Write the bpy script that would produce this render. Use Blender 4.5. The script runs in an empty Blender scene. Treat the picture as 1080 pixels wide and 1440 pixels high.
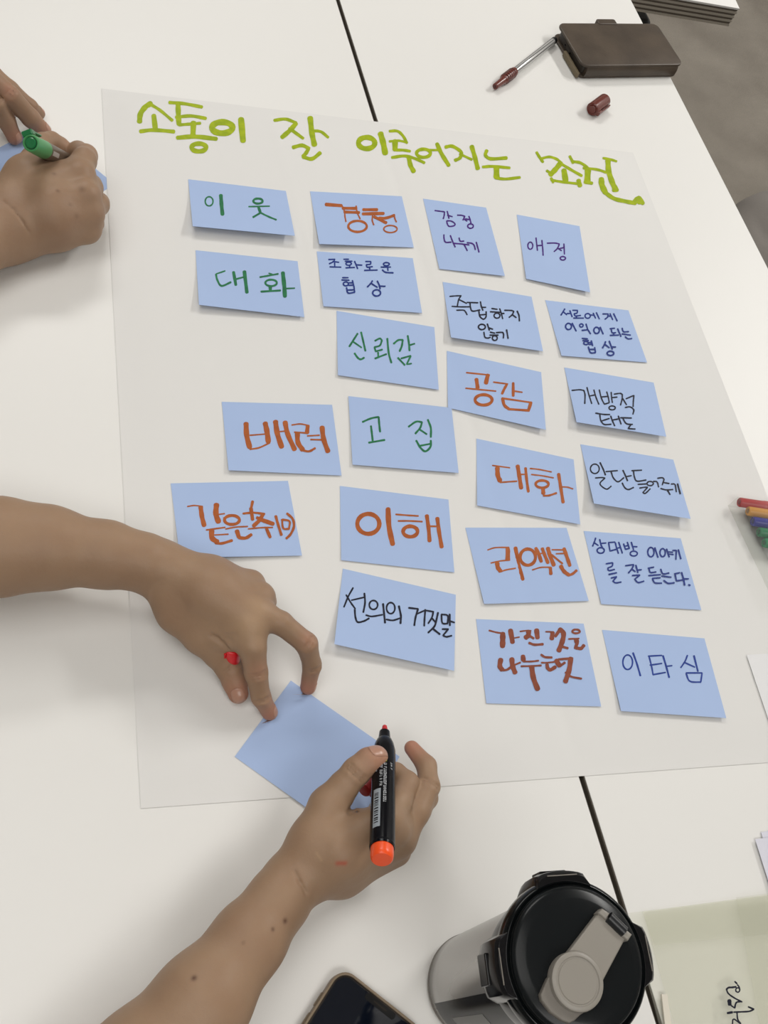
import bpy, bmesh, math, random
import numpy as np
from mathutils import Vector, Matrix

# ------------------------------------------------------------------ camera, world, lights, exposure
TABLE = 0.74
CAMH = 0.7484736            # camera height above the table top
FPX = 1400.0                # focal length in pixels of the 1080x1440 frame
R = np.array([[0.94281313, 0.08165986, -0.32316415],
              [-0.22416201, 0.87287008, -0.43341576],
              [0.24668765, 0.48107119, 0.84125841]])
C = bpy.context.scene.collection
S = bpy.context.scene
cam = bpy.data.objects.new('camera', bpy.data.cameras.new('camera'))
C.objects.link(cam)
cam.data.sensor_fit = 'VERTICAL'; cam.data.sensor_height = 24.0; cam.data.sensor_width = 18.0
cam.data.lens = FPX/1440*24.0
cam.data.clip_start = 0.02
m = Matrix([list(R[0])+[0], list(R[1])+[0], list(R[2])+[TABLE+CAMH], [0, 0, 0, 1]])
cam.matrix_world = m
S.camera = cam
w = bpy.data.worlds.new('room_light'); S.world = w; w.use_nodes = True
w.node_tree.nodes['Background'].inputs[0].default_value = (1.0, 0.98, 0.94, 1)
w.node_tree.nodes['Background'].inputs[1].default_value = 0.42
def area(name, loc, sx, sy, power, col=(1, 0.98, 0.945), rot=(0, 0, 0)):
    l = bpy.data.lights.new(name, 'AREA'); l.shape = 'RECTANGLE'; l.size = sx; l.size_y = sy
    l.energy = power; l.color = col
    o = bpy.data.objects.new(name, l); o.location = loc; o.rotation_euler = rot; C.objects.link(o); return o
area('ceiling_lamp_right', (2.6, 1.45, 2.66), 0.30, 1.2, 48)
area('ceiling_lamp_far', (0.1, 2.5, 2.66), 1.2, 0.5, 24)
area('ceiling_lamp_left', (-0.5, 0.3, 2.66), 1.2, 1.2, 11)
area('ceiling_lamp_near', (0.3, -1.1, 2.66), 1.3, 0.8, 15)
S.view_settings.view_transform = 'Standard'; S.view_settings.look = 'None'
S.view_settings.gamma = 1; S.view_settings.use_curve_mapping = False
S.view_settings.exposure = 0.17

# ------------------------------------------------------------------ helpers
def lin(r, g, b):
    f = lambda c: (c/255/12.92) if c/255 <= 0.04045 else ((c/255+0.055)/1.055)**2.4
    return (f(r), f(g), f(b), 1)
def at(u, v, h=0.0):
    """world point seen at photo pixel (u,v) lying h millimetres above the table top"""
    d = R @ np.array([(u-540)/FPX, -(v-720)/FPX, -1.0])
    k = (CAMH-h/1000)/(-d[2])
    p = d*k
    return np.array([p[0], p[1], TABLE+CAMH+p[2]])
def tag(o, label=None, cat=None, group=None, kind=None):
    if label: o['label'] = label
    if cat: o['category'] = cat
    if group: o['group'] = group
    if kind: o['kind'] = kind
    return o
def empty(name, loc):
    o = bpy.data.objects.new(name, None); o.location = loc; o.empty_display_size = 0.02; C.objects.link(o); return o
def link(name, me, mat, parent=None, smooth=False, bevel=0.0):
    o = bpy.data.objects.new(name, me); C.objects.link(o)
    if mat: me.materials.append(mat)
    if smooth: me.polygons.foreach_set('use_smooth', [True]*len(me.polygons))
    if parent:
        o.parent = parent
        o.matrix_parent_inverse = Matrix.Translation(-Vector(parent.location))
    if bevel:
        b = o.modifiers.new('bevel', 'BEVEL'); b.width = bevel; b.segments = 3; b.limit_method = 'ANGLE'; b.angle_limit = 0.6
        b.harden_normals = False
    return o
def mesh(name, V, F):
    me = bpy.data.meshes.new(name)
    me.from_pydata([tuple(map(float, v)) for v in V], [], [tuple(int(i) for i in f) for f in F]); me.update(); return me
def bm_mesh(name, bm):
    me = bpy.data.meshes.new(name); bmesh.ops.recalc_face_normals(bm, faces=bm.faces); bm.to_mesh(me); bm.free(); return me
def recalc(me):
    bm = bmesh.new(); bm.from_mesh(me); bmesh.ops.recalc_face_normals(bm, faces=bm.faces); bm.to_mesh(me); bm.free(); return me
def box(bm, x0, x1, y0, y1, z0, z1):
    v = [bm.verts.new(p) for p in [(x0,y0,z0),(x1,y0,z0),(x1,y1,z0),(x0,y1,z0),(x0,y0,z1),(x1,y0,z1),(x1,y1,z1),(x0,y1,z1)]]
    for f in [(0,3,2,1),(4,5,6,7),(0,1,5,4),(1,2,6,5),(2,3,7,6),(3,0,4,7)]: bm.faces.new([v[i] for i in f])
def frame(A, B, up=(0, 0, 1)):
    """orthonormal axes: a along A->B, s sideways, u up-ish"""
    a = np.array(B)-np.array(A); L = np.linalg.norm(a); a = a/L
    s = np.cross(a, up); s /= np.linalg.norm(s); u = np.cross(s, a)
    return a, s, u, L
def lathe(name, A, B, prof, mat, parent, seg=40, smooth=True, up=(0, 0, 1), sharp=True):
    """profile [(mm along, mm radius)] turned about the axis A->B"""
    a, s, u, L = frame(A, B, up); A = np.array(A)
    V = []; F = []; n = len(prof)
    for (t, r) in prof:
        for k in range(seg):
            q = 2*math.pi*k/seg
            V.append(A+a*t/1000+(s*math.cos(q)+u*math.sin(q))*max(r, 0.001)/1000)
    for i in range(n-1):
        for k in range(seg):
            F.append((i*seg+k, i*seg+(k+1) % seg, (i+1)*seg+(k+1) % seg, (i+1)*seg+k))
    F.append(tuple(range(seg-1, -1, -1))); F.append(tuple((n-1)*seg+k for k in range(seg)))
    me = recalc(mesh(name, V, F))
    o = link(name, me, mat, parent, smooth)
    if smooth and sharp:
        e = o.modifiers.new('edges', 'EDGE_SPLIT'); e.split_angle = math.radians(38)
    return o
def rrect(hx, hy, r, n=8):
    P = []
    for cx, cy, a0 in ((hx-r, hy-r, 0), (-hx+r, hy-r, 90), (-hx+r, -hy+r, 180), (hx-r, -hy+r, 270)):
        for k in range(n+1):
            a = math.radians(a0+90*k/n); P.append((cx+r*math.cos(a), cy+r*math.sin(a)))
    return P
def slab(name, outline, z0, z1, mat, parent, M=None, round_=0.0, round_bottom=None, smooth=True, steps=4):
    """solid from a closed outline; top and bottom edges rolled by an inward inset (works for convex outlines)"""
    O = np.array(outline, float); n = len(O); cen = O.mean(0)
    rb = round_ if round_bottom is None else round_bottom
    layers = []
    def inset(d):
        nx = []
        for i in range(n):
            e1 = O[i]-O[i-1]; e2 = O[(i+1) % n]-O[i]
            n1 = np.array([-e1[1], e1[0]])/(np.linalg.norm(e1)+1e-12); n2 = np.array([-e2[1], e2[0]])/(np.linalg.norm(e2)+1e-12)
            q = n1+n2; q /= (np.linalg.norm(q)+1e-12); c = max(0.35, float(q@n1)); nx.append(O[i]+q*d/c)
        return np.array(nx)
    area_ = 0.5*sum(O[i-1][0]*O[i][1]-O[i][0]*O[i-1][1] for i in range(n))
    sg = 1 if area_ > 0 else -1
    if rb > 0:
        for k in range(steps): a = math.pi/2*k/steps; layers.append((rb*(1-math.sin(a)), z0+rb*(1-math.cos(a))))
        layers = [(rb*(1-math.sin(math.pi/2*k/steps)), z0+rb*(1-math.cos(math.pi/2*k/steps))) for k in range(steps)]
    layers.append((0, z0+rb)); layers.append((0, z1-round_))
    if round_ > 0:
        layers += [(round_*(1-math.cos(math.pi/2*k/steps)), z1-round_+round_*math.sin(math.pi/2*k/steps)) for k in range(1, steps+1)]
    V = []; F = []
    for d, z in layers:
        Q = inset(sg*d) if d > 1e-7 else O
        V += [(q[0], q[1], z) for q in Q]
    for i in range(len(layers)-1):
        for k in range(n): F.append((i*n+k, i*n+(k+1) % n, (i+1)*n+(k+1) % n, (i+1)*n+k))
    F.append(tuple(range(n-1, -1, -1))); F.append(tuple((len(layers)-1)*n+k for k in range(n)))
    me = mesh(name, V, F)
    if M is not None: me.transform(M)
    recalc(me)
    o = link(name, me, mat, parent, smooth)
    if smooth:
        e = o.modifiers.new('edges', 'EDGE_SPLIT'); e.split_angle = math.radians(40)
    return o
def place(cx, cy, z, ang):
    return Matrix.Translation((cx, cy, z)) @ Matrix.Rotation(ang, 4, 'Z')

# ------------------------------------------------------------------ materials
def mat(name, col, rough=0.5, spec=0.5, metal=0.0, coat=0.0, noise=None, bump=None, sss=0.0, trans=0.0, alpha=None):
    m = bpy.data.materials.new(name); m.use_nodes = True; nt = m.node_tree; b = nt.nodes['Principled BSDF']
    b.inputs['Base Color'].default_value = col; b.inputs['Roughness'].default_value = rough
    b.inputs['Specular IOR Level'].default_value = spec; b.inputs['Metallic'].default_value = metal
    b.inputs['Coat Weight'].default_value = coat
    if trans: b.inputs['Transmission Weight'].default_value = trans
    if alpha is not None: b.inputs['Alpha'].default_value = alpha
    if sss:
        b.inputs['Subsurface Weight'].default_value = sss
        b.inputs['Subsurface Radius'].default_value = (0.006, 0.0025, 0.0012); b.inputs['Subsurface Scale'].default_value = 1.0
    tc = nt.nodes.new('ShaderNodeTexCoord')
    if noise:
        sc, amt, col2 = noise
        n = nt.nodes.new('ShaderNodeTexNoise'); n.inputs['Scale'].default_value = sc; n.inputs['Detail'].default_value = 6
        nt.links.new(tc.outputs['Object'], n.inputs['Vector'])
        r = nt.nodes.new('ShaderNodeMapRange'); r.inputs[1].default_value = 0.35; r.inputs[2].default_value = 0.65
        r.inputs[4].default_value = amt
        nt.links.new(n.outputs['Fac'], r.inputs[0])
        x = nt.nodes.new('ShaderNodeMix'); x.data_type = 'RGBA'
        x.inputs[6].default_value = col; x.inputs[7].default_value = col2
        nt.links.new(r.outputs[0], x.inputs[0]); nt.links.new(x.outputs[2], b.inputs['Base Color'])
    if bump:
        sc, st, dist = bump
        n = nt.nodes.new('ShaderNodeTexNoise'); n.inputs['Scale'].default_value = sc; n.inputs['Detail'].default_value = 4
        nt.links.new(tc.outputs['Object'], n.inputs['Vector'])
        bp = nt.nodes.new('ShaderNodeBump'); bp.inputs['Strength'].default_value = st; bp.inputs['Distance'].default_value = dist
        nt.links.new(n.outputs['Fac'], bp.inputs['Height']); nt.links.new(bp.outputs[0], b.inputs['Normal'])
    return m
M_table = mat('white_laminate', (0.80, 0.792, 0.768, 1), 0.42, 0.35, noise=(3, 0.5, (0.788, 0.78, 0.755, 1)), bump=(900, 0.05, 0.0004))
M_edge = mat('edge_band', lin(226, 220, 208), 0.5)
M_ply = mat('ply_dark', lin(92, 84, 74), 0.7)
M_ply2 = mat('ply_light', lin(168, 160, 148), 0.7)
M_black = mat('black_steel', lin(22, 22, 24), 0.45)
M_floor = mat('carpet', lin(132, 126, 117), 0.95, 0.1, noise=(5, 0.8, lin(112, 106, 98)), bump=(350, 0.5, 0.004))
M_paper = mat('flip_chart_paper', (0.752, 0.745, 0.728, 1), 0.75, 0.2, noise=(2.2, 0.6, (0.738, 0.731, 0.715, 1)), bump=(260, 0.10, 0.0006))
M_note = mat('blue_paper', lin(170, 191, 228), 0.7, 0.2, noise=(9, 0.5, lin(166, 187, 225)), bump=(500, 0.06, 0.0004))
M_card = mat('white_card', (0.78, 0.78, 0.79, 1), 0.65, 0.2)
M_lav = mat('lavender_card', (0.70, 0.70, 0.78, 1), 0.65, 0.2)
def ink(name, c, dark):
    return mat('ink_'+name, c, 0.55, 0.25, noise=(160, 0.75, dark))
INK = dict(lime=ink('lime', lin(164, 180, 14), lin(134, 156, 12)), green=ink('green', lin(40, 120, 74), lin(30, 96, 64)),
           orange=ink('orange', lin(174, 94, 44), lin(152, 76, 34)), brown=ink('brown', lin(140, 74, 52), lin(118, 58, 42)),
           purple=ink('purple', lin(74, 34, 126), lin(60, 28, 106)), navy=ink('navy', lin(30, 52, 130), lin(26, 44, 112)),
           black=ink('black', lin(22, 24, 40), lin(30, 30, 48)), blue=ink('blue', lin(34, 62, 146), lin(28, 52, 130)))
M_gloss = mat('gloss_black', (0.003, 0.004, 0.0045, 1), 0.14, 0.22)
M_satin = mat('satin_black', (0.010, 0.011, 0.013, 1), 0.32, 0.5)
M_greyp = mat('grey_plastic', lin(144, 139, 131), 0.4, 0.45)
M_greyd = mat('grey_plastic_dark', lin(118, 113, 106), 0.45, 0.4)

# ------------------------------------------------------------------ setting: floor, walls are far outside the view
bm = bmesh.new(); box(bm, -2.6, 3.6, -2.6, 4.2, -0.05, 0.0)
tag(link('floor', bm_mesh('floor', bm), M_floor), kind='structure')
M_wall = mat('wall_paint', (0.72, 0.71, 0.69, 1), 0.9, 0.2, bump=(120, 0.05, 0.001))
for nm, bb in (('wall_left', (-2.7, -2.6, -2.7, 4.3, 0, 2.72)), ('wall_right', (3.6, 3.7, -2.7, 4.3, 0, 2.72)), ('wall_back', (-2.6, 3.6, 4.2, 4.3, 0, 2.72)),
               ('wall_front', (-2.6, 3.6, -2.7, -2.6, 0, 2.72)), ('ceiling', (-2.7, 3.7, -2.7, 4.3, 2.72, 2.8))):
    bm = bmesh.new(); box(bm, *bb); tag(link(nm, bm_mesh(nm, bm), M_wall), kind='structure')

# ------------------------------------------------------------------ tables
def table(label, x0, x1, y0, y1, ply=False):
    t = empty('table', ((x0+x1)/2, (y0+y1)/2, 0)); tag(t, label, 'table', None)
    bm = bmesh.new(); box(bm, x0+0.0006, x1-0.0006, y0+0.0006, y1-0.0006, TABLE-0.0012, TABLE)
    link('tabletop', bm_mesh('tabletop', bm), M_table, t, bevel=0.0005)
    bm = bmesh.new(); box(bm, x0+0.001, x1-0.001, y0+0.001, y1-0.001, TABLE-0.0235, TABLE-0.0013)
    link('core_board', bm_mesh('core_board', bm), M_ply2 if ply else M_edge, t)
    if ply:
        for k in range(4):
            z = TABLE-0.0052-k*0.0056; bm = bmesh.new()
            box(bm, x0, x1, y0, y1, z-0.0012, z+0.0012); link('ply_layer', bm_mesh('ply_layer', bm), M_ply, t)
    else:
        bm = bmesh.new(); box(bm, x0, x1, y0, y1, TABLE-0.0075, TABLE-0.0016)
        link('edge_band', bm_mesh('edge_band', bm), M_ply, t)
    ix, iy = 0.09, 0.30
    for lx in (x0+ix, x1-ix):
        for ly in (y0+iy, y1-iy):
            bm = bmesh.new(); box(bm, lx-0.018, lx+0.018, ly-0.018, ly+0.018, 0.004, TABLE-0.0236)
            l = link('leg', bm_mesh('leg', bm), M_black, t, bevel=0.003)
            bm = bmesh.new(); box(bm, lx-0.022, lx+0.022, ly-0.022, ly+0.022, 0.0, 0.006)
            link('foot_pad', bm_mesh('foot_pad', bm), M_black, l)
    return t
table('white table under the left half of the flip chart sheet, arms resting over it', -0.20, 0.3956, -0.42, 1.30)
table('white table under the right half of the sheet, holding the wallet case and pen cap', 0.3995, 0.8424, -0.42, 1.30)

# second table corner beyond the right edge (top right corner of the photo)
cA = at(1040, 12, -70)      # visible corner
d1 = at(900, -12, -70)-cA   # front edge direction
d1 /= np.linalg.norm(d1)
TZ = TABLE-0.070
t = empty('table', (cA[0]-0.2, cA[1]+0.3, 0)); tag(t, 'separate white table with striped plywood edge, corner showing top right', 'table')
ang = math.atan2(-d1[1], -d1[0])
Mx = Matrix.Translation((cA[0], cA[1], 0)) @ Matrix.Rotation(ang, 4, 'Z')
def tb(name, x0, x1, y0, y1, z0, z1, mt, par=t):
    bm = bmesh.new(); box(bm, x0, x1, y0, y1, z0, z1); me = bm_mesh(name, bm); me.transform(Mx); return link(name, me, mt, par)
tb('tabletop', -0.26, 0, 0, 0.6, TZ-0.0030, TZ, M_table)
for k in range(4):
    tb('ply_layer', -0.2595, -0.001, 0.001, 0.5995, TZ-0.0036-k*0.0074-0.0030, TZ-0.0030-k*0.0074, M_ply)
    tb('board_layer', -0.2599, -0.0002, 0.0002, 0.5999, TZ-0.0104-k*0.0074+0.0001, TZ-0.0066-k*0.0074, M_ply2)
for lx in (-0.235,):
    for ly in (0.12, 0.53): tb('leg', lx-0.018, lx+0.018, ly-0.018, ly+0.018, 0.0, TZ-0.033, M_black)

# black bag hanging in the gap below that table
gp = at(905, 20, -190)
bm = bmesh.new(); box(bm, gp[0]-0.05, gp[0]+0.012, gp[1]-0.02, gp[1]+0.10, 0.0, gp[2])
o = link('storage_box', bm_mesh('storage_box', bm), M_black, bevel=0.008)
tag(o, 'black box on the floor glimpsed between the tables beside the plywood edge', 'box')

# ------------------------------------------------------------------ flip chart sheet
PC = [(143, 125), (890, 215), (1221, 1062), (198, 1137)]   # photo corners TL TR BR BL
PW = [at(*p) for p in PC]
def paper_z(x, y):
    """height in mm of the sheet above the table: soft waves, a dip along the seam of the tables, two fold creases"""
    z = 1.35+0.30*math.sin(9*x+3*y+0.6)*math.sin(6*y-4*x+1.0)+0.12*math.sin(31*x-9*y)
    z -= 0.75*math.exp(-((x-0.3978)/0.006)**2)+0.0
    z += 0.8*math.exp(-((x-0.335+0.02*y)/0.030)**2)*math.exp(-((y-0.18)/0.20)**2)
    z += 0.9*math.exp(-((x-0.425)/0.012)**2-((y-0.885)/0.03)**2)
    z += 0.35*math.exp(-(((x-0.30)+0.03*y)/0.004)**2)
    f = 1.0
    for i in range(4):
        p, q = PW[i], PW[(i+1) % 4]; ex, ey = q[0]-p[0], q[1]-p[1]
        dd = abs(ex*(y-p[1])-ey*(x-p[0]))/math.hypot(ex, ey); f = min(f, dd/0.04)
    f = f*f*(3-2*f) if f < 1 else 1.0
    return max(0.3, 0.5+(z-0.5)*f)
def quad_grid(P4, nx, ny):
    A, B, D, E = [np.array(p) for p in P4]
    for j in range(ny+1):
        for i in range(nx+1):
            s = i/nx; t_ = j/ny
            yield (1-t_)*((1-s)*A+s*B)+t_*((1-s)*E+s*D)
def thin_sheet(name, pts, nx, ny, th, mt, parent=None):
    """closed thin sheet from a grid of top points"""
    P = np.array(pts); n = len(P); B = P-np.array([0, 0, th])
    V = list(P)+list(B); F = []; W_ = nx+1
    for j in range(ny):
        for i in range(nx):
            a = j*W_+i; F.append((a, a+W_, a+W_+1, a+1)); F.append((n+a, n+a+1, n+a+W_+1, n+a+W_))
    rim = [i for i in range(nx+1)]+[j*W_+nx for j in range(1, ny+1)]+[ny*W_+i for i in range(nx-1, -1, -1)]+[j*W_ for j in range(ny-1, 0, -1)]
    for k in range(len(rim)):
        a, b = rim[k], rim[(k+1) % len(rim)]; F.append((a, b, n+b, n+a))
    me = recalc(mesh(name, V, F)); me.polygons.foreach_set('use_smooth', [True]*len(me.polygons))
    o = link(name, me, mt, parent)
    e = o.modifiers.new('edges', 'EDGE_SPLIT'); e.split_angle = math.radians(50)
    return o
sheet_e = empty('paper_sheet', tuple((PW[0]+PW[2])/2))
tag(sheet_e, 'large white flip chart sheet with lime green hand-lettered heading, spread over both tables', 'paper')
pts = []
for p in quad_grid(PW, 150, 150):
    pts.append((p[0], p[1], TABLE+paper_z(p[0], p[1])/1000))
thin_sheet('sheet', pts, 150, 150, 0.00012, M_paper, sheet_e)

# ------------------------------------------------------------------ handwriting: pen strokes as thin ribbons of ink
def smooth_path(pts):
    P = [np.array(p, float) for p in pts]
    if len(P) == 2:
        return [P[0]+(P[1]-P[0])*k/4 for k in range(5)]
    out = [P[0]]
    def corner(i):
        a = P[i]-P[i-1]; b = P[i+1]-P[i]
        return (a@b)/(np.linalg.norm(a)*np.linalg.norm(b)+1e-9) < 0.15
    for i in range(len(P)-1):
        p1, p2 = P[i], P[i+1]
        L = np.linalg.norm(p2-p1)
        m1 = (p2-P[i-1])/2 if i > 0 and not corner(i) else (p2-p1)
        m2 = (P[i+2]-p1)/2 if i+2 < len(P) and not corner(i+1) else (p2-p1)
        if np.linalg.norm(m1) > 1.3*L: m1 = m1/np.linalg.norm(m1)*1.3*L
        if np.linalg.norm(m2) > 1.3*L: m2 = m2/np.linalg.norm(m2)*1.3*L
        for k in range(1, 6):
            t_ = k/5; h00 = 2*t_**3-3*t_**2+1; h10 = t_**3-2*t_**2+t_; h01 = -2*t_**3+3*t_**2; h11 = t_**3-t_**2
            out.append(h00*p1+h10*m1+h01*p2+h11*m2)
    return out
def ribbons(strokes, origin, scale, to_world, name, mt, parent, seed=1, heavy=True):
    """strokes: ('s', width, [points]) or ('e', width, cx, cy, rx, ry) in crop units"""
    rnd = random.Random(seed); V = []; F = []
    for st in strokes:
        zst = len(V)*0+0.00001*strokes.index(st)
        if st[0] == 'e':
            _, wd, cx, cy, rx, ry = st
            a0 = -1.9
            path = [np.array([cx+rx*math.cos(a0+2*math.pi*k/24*1.02), cy+ry*math.sin(a0+2*math.pi*k/24*1.02)]) for k in range(25)]
            path = [p*(1+0.0)+rnd.uniform(-.4, .4)*np.array([1, 1])*0.01*wd for p in path]
        else:
            _, wd, pp = st; path = smooth_path(pp)
        n = len(path); r = max(wd*1.10, 2.0*scale if heavy else 0)/2.0
        # left/right offsets
        Ls = []; Rs = []
        for i in range(n):
            a = path[max(0, i-1)]; b = path[min(n-1, i+1)]
            d = b-a; d = d/(np.linalg.norm(d)+1e-9); nn = np.array([-d[1], d[0]])
            ww = r*(1+0.07*math.sin(i*1.3+wd))
            Ls.append(path[i]+nn*ww); Rs.append(path[i]-nn*ww)
        base = len(V); ring = []
        d0 = path[0]-path[1]; d0 /= np.linalg.norm(d0)+1e-9
        d1_ = path[-1]-path[-2]; d1_ /= np.linalg.norm(d1_)+1e-9
        cnt_ = [0]
        def w3(p):
            cnt_[0] += 1
            return np.array(to_world(origin[0]+p[0]/scale, origin[1]+p[1]/scale))+np.array([0, 0, zst+cnt_[0]*0.0000002])
        for i in range(n):
            V.append(w3(Ls[i])); V.append(w3((Ls[i]+Rs[i])/2)); V.append(w3(Rs[i]))
        for i in range(n-1):
            a = base+3*i; F.append((a, a+3, a+4, a+1)); F.append((a+1, a+4, a+5, a+2))
        for (idx, dd) in ((0, d0), (n-1, d1_)):
            p = path[idx]; q = (Ls[idx]-Rs[idx])/2
            cap = []
            for k in range(1, 4):
                an = math.pi*k/4
                cap.append(w3(p+q*math.cos(an)+dd*np.linalg.norm(q)*0.7*math.sin(an)))
            b0 = len(V); V.extend(cap); a = base+3*idx
            F += [(a, b0, a+1), (b0, b0+1, a+1), (b0+1, b0+2, a+1), (b0+2, a+2, a+1)]
    me = mesh(name, V, F)
    # all ink faces up
    bm = bmesh.new(); bm.from_mesh(me)
    for f in bm.faces:
        f.normal_update()
        if f.normal.z < 0: f.normal_flip()
    bm.to_mesh(me); bm.free()
    return link(name, me, mt, parent)
def s(wd, *c):
    return ('s', wd, [(c[i], c[i+1]) for i in range(0, len(c), 2)])
def e(wd, cx, cy, rx, ry):
    return ('e', wd, cx, cy, rx, ry)
def on_sheet(u, v):
    p = at(u, v, 1.3); z = paper_z(p[0], p[1])+0.10
    p = at(u, v, z); return p
TITLE = [
 ('소통이', (180, 130), 6.353, [s(44,205,98,155,130,112,190,103,262), s(26,205,108,290,162,395,250), s(42,230,205,244,325), s(32,110,348,230,336,410,350),
   s(28,370,90,500,100,660,130), s(42,447,105,450,200,455,285), s(28,430,222,560,210,695,232), s(25,455,290,520,285,645,275), s(45,585,270,580,385),
   s(36,440,405,600,395,790,415), e(38,633,492,65,35), e(50,842,315,92,50), s(50,1010,238,1028,435)]),
 ('잘', (180, 120), 2.842, [s(12,585,140,630,135,672,150), s(17,672,152,645,182,615,208), s(12,645,172,700,212), s(20,728,130,735,190,745,238), s(11,735,182,770,185,800,208),
   s(14,660,248,695,240,722,252,712,270,700,284), s(14,700,286,735,294,768,270)]),
 ('이루어지는', (500, 170), 4.5, [e(30,70,140,52,36), s(34,158,80,175,140,188,206), s(17,215,65,265,65,300,95,325,140), s(14,215,130,270,125,325,136), s(32,250,128,250,182),
   s(17,245,185,300,185,345,192), s(18,230,232,310,222,380,240,435,265), s(27,337,230,347,280,368,320), e(20,430,205,44,26), s(14,468,185,525,185), s(24,515,145,545,210,590,282),
   s(20,570,166,610,160,655,185,670,205,660,235,630,250), s(15,660,210,735,245), s(26,735,162,755,230,773,302), s(20,830,188,822,218,855,240,955,235), s(17,805,292,870,288,975,298),
   s(34,892,298,892,356), s(17,885,362,950,368,1040,358)]),
 ('조건', (730, 190), 5.684, [s(22,140,138,165,180,190,215), s(20,178,188,240,174,300,192,340,225), s(38,328,228,290,275,250,316), s(22,345,235,420,280,500,325), s(22,222,285,260,310),
   s(42,358,280,372,366), s(20,258,360,350,375,480,390), s(20,256,345,272,378), s(34,475,362,486,405), s(22,405,170,432,222), s(22,432,212,490,222,545,260,562,282), s(46,550,276,545,366),
   s(26,525,375,582,385), s(20,515,264,620,275,695,298), s(40,710,205,716,290,745,380,772,436), s(18,672,184,730,195,778,210), s(30,752,440,786,438), s(42,657,350,662,400,690,460),
   s(30,690,462,760,508,850,530,930,545), s(42,925,535,955,505,965,540), s(30,960,500,990,548)]),
]
for k, (nm, org, sc, st) in enumerate(TITLE):
    o = ribbons(st, org, sc, on_sheet, 'lettering', INK['lime'], sheet_e, k)
    o['label'] = 'lime green hand-lettered word of the heading'

# ------------------------------------------------------------------ sticky notes
def homog(src, dst):
    A = []
    for (x, y), (u, v) in zip(src, dst):
        A.append([x,y,1,0,0,0,-u*x,-u*y,-u]); A.append([0,0,0,x,y,1,-v*x,-v*y,-v])
    return np.linalg.svd(np.array(A, float))[2][-1].reshape(3, 3)
def apply(H, x, y):
    p = H @ np.array([x, y, 1.0]); return p[0]/p[2], p[1]/p[2]
def sticky(corners, lifts, label, writing=None, base=0.35, col=None, group='blue sticky notes on the sheet', sheetz=True, name='sticky_note', mt=None, curl=0.0):
    """corners TL TR BR BL in the photo, lifts in mm of the same corners"""
    Hf = homog([(0,0),(1,0),(1,1),(0,1)], corners); Hi = np.linalg.inv(Hf)
    def hz(s_, t_):
        s_ = min(1, max(0, s_)); t_ = min(1, max(0, t_))
        lo = t_**2.0; hi = (1-t_)**2.0
        return (lifts[0]*(1-s_)+lifts[1]*s_)*hi+(lifts[3]*(1-s_)+lifts[2]*s_)*lo+curl*math.sin(math.pi*s_)*lo
    def tw(u, v, extra=0.0):
        s_, t_ = apply(Hi, u, v); h = base+hz(s_, t_)+extra
        p = at(u, v, h+1.3)
        z = (paper_z(p[0], p[1]) if sheetz else 0.0)+h
        return at(u, v, z)
    N = 14; pts = []
    for j in range(N+1):
        for i in range(N+1):
            u, v = apply(Hf, i/N, j/N); pts.append(tw(u, v))
    c = sum(np.array(p) for p in pts)/len(pts)
    root = empty(name, tuple(c)); tag(root, label, 'sticky note' if name == 'sticky_note' else 'card', group)
    thin_sheet('paper', pts, N, N, 0.00013, mt or M_note, root)
    if writing:
        for k, (colr, org, sc, st) in enumerate(writing):
            ribbons(st, org, sc, lambda u, v: tw(u, v, 0.12), 'handwriting', INK[colr], root, k)
    return root
c3 = (250, 240); k3 = 1080/350
sticky([(264.6,252),(402,268.5),(414.6,331.5),(271,318)], [0,0,9,9], 'blue sticky note at the top left corner with two small green syllables',
 [('green', c3, k3, [e(6,136,133,17,20), s(15,187,107,190,150,194,190)]), ('green', c3, k3, [e(9,348,132,20,11), s(6,308,156,398,154), s(11,350,158,358,180), s(8,360,182,327,202), s(7,358,182,395,200,427,213)])])
sticky([(436,269),(565,276),(582,348),(449,343)], [0,0,1,5], 'blue sticky note in the top row with two bold orange-brown syllables',
 [('orange', (440,270), 7.2, [s(32,132,126,290,138), s(14,292,132,318,190,325,250,335,300), s(28,302,164,440,166), s(27,320,202,468,208), s(14,438,142,450,210,478,272), e(22,452,348,94,56),
  s(28,510,179,650,179), s(30,505,222,716,217), s(14,604,242,601,290,616,333), s(28,622,252,742,312), s(26,672,264,740,264,823,237), s(14,823,228,830,270,845,303), e(14,785,375,68,36)])])
sticky([(595,279.3),(683.7,292),(710,388),(618,378)], [0,0,2,1], 'upright blue sticky note with two lines of small purple handwriting',
 [('purple', (590,280), 9.0, [s(15,195,145,250,152,312,160), s(15,315,162,312,205,300,248), s(15,350,155,362,200,372,243), s(13,355,205,415,222), s(15,345,275,350,310,375,345,440,335,445,308,400,278,348,275),
  s(15,480,203,530,205,572,217), s(14,572,218,550,265), s(13,560,250,600,278), s(11,580,250,635,260), s(14,625,218,640,260,650,303), e(15,645,342,36,28), s(15,308,452,310,500,330,546,400,545),
  s(15,390,462,420,540,450,606), s(15,500,492,515,532,560,532), s(13,430,560,530,568,625,580), s(14,565,577,603,652), s(14,603,553,660,560,690,585,705,638), s(15,718,547,735,610,752,670)])])
sticky([(726.7,301.7),(815,318),(830,411),(740,392)], [0,0,4,2], 'upright blue sticky note with one purple word, right end of the top row',
 [('purple', (580,270), 4.0, [e(6,663,302,14,20), s(7,695,258,700,300,703,328), s(5,700,302,730,300), s(7,728,272,733,320,735,356), s(6,758,288,800,287,826,292), s(6,826,294,815,318,797,335), s(6,815,314,838,330),
  s(5,828,318,855,312), s(6,852,292,855,350), e(6,846,373,15,10)])])
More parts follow.
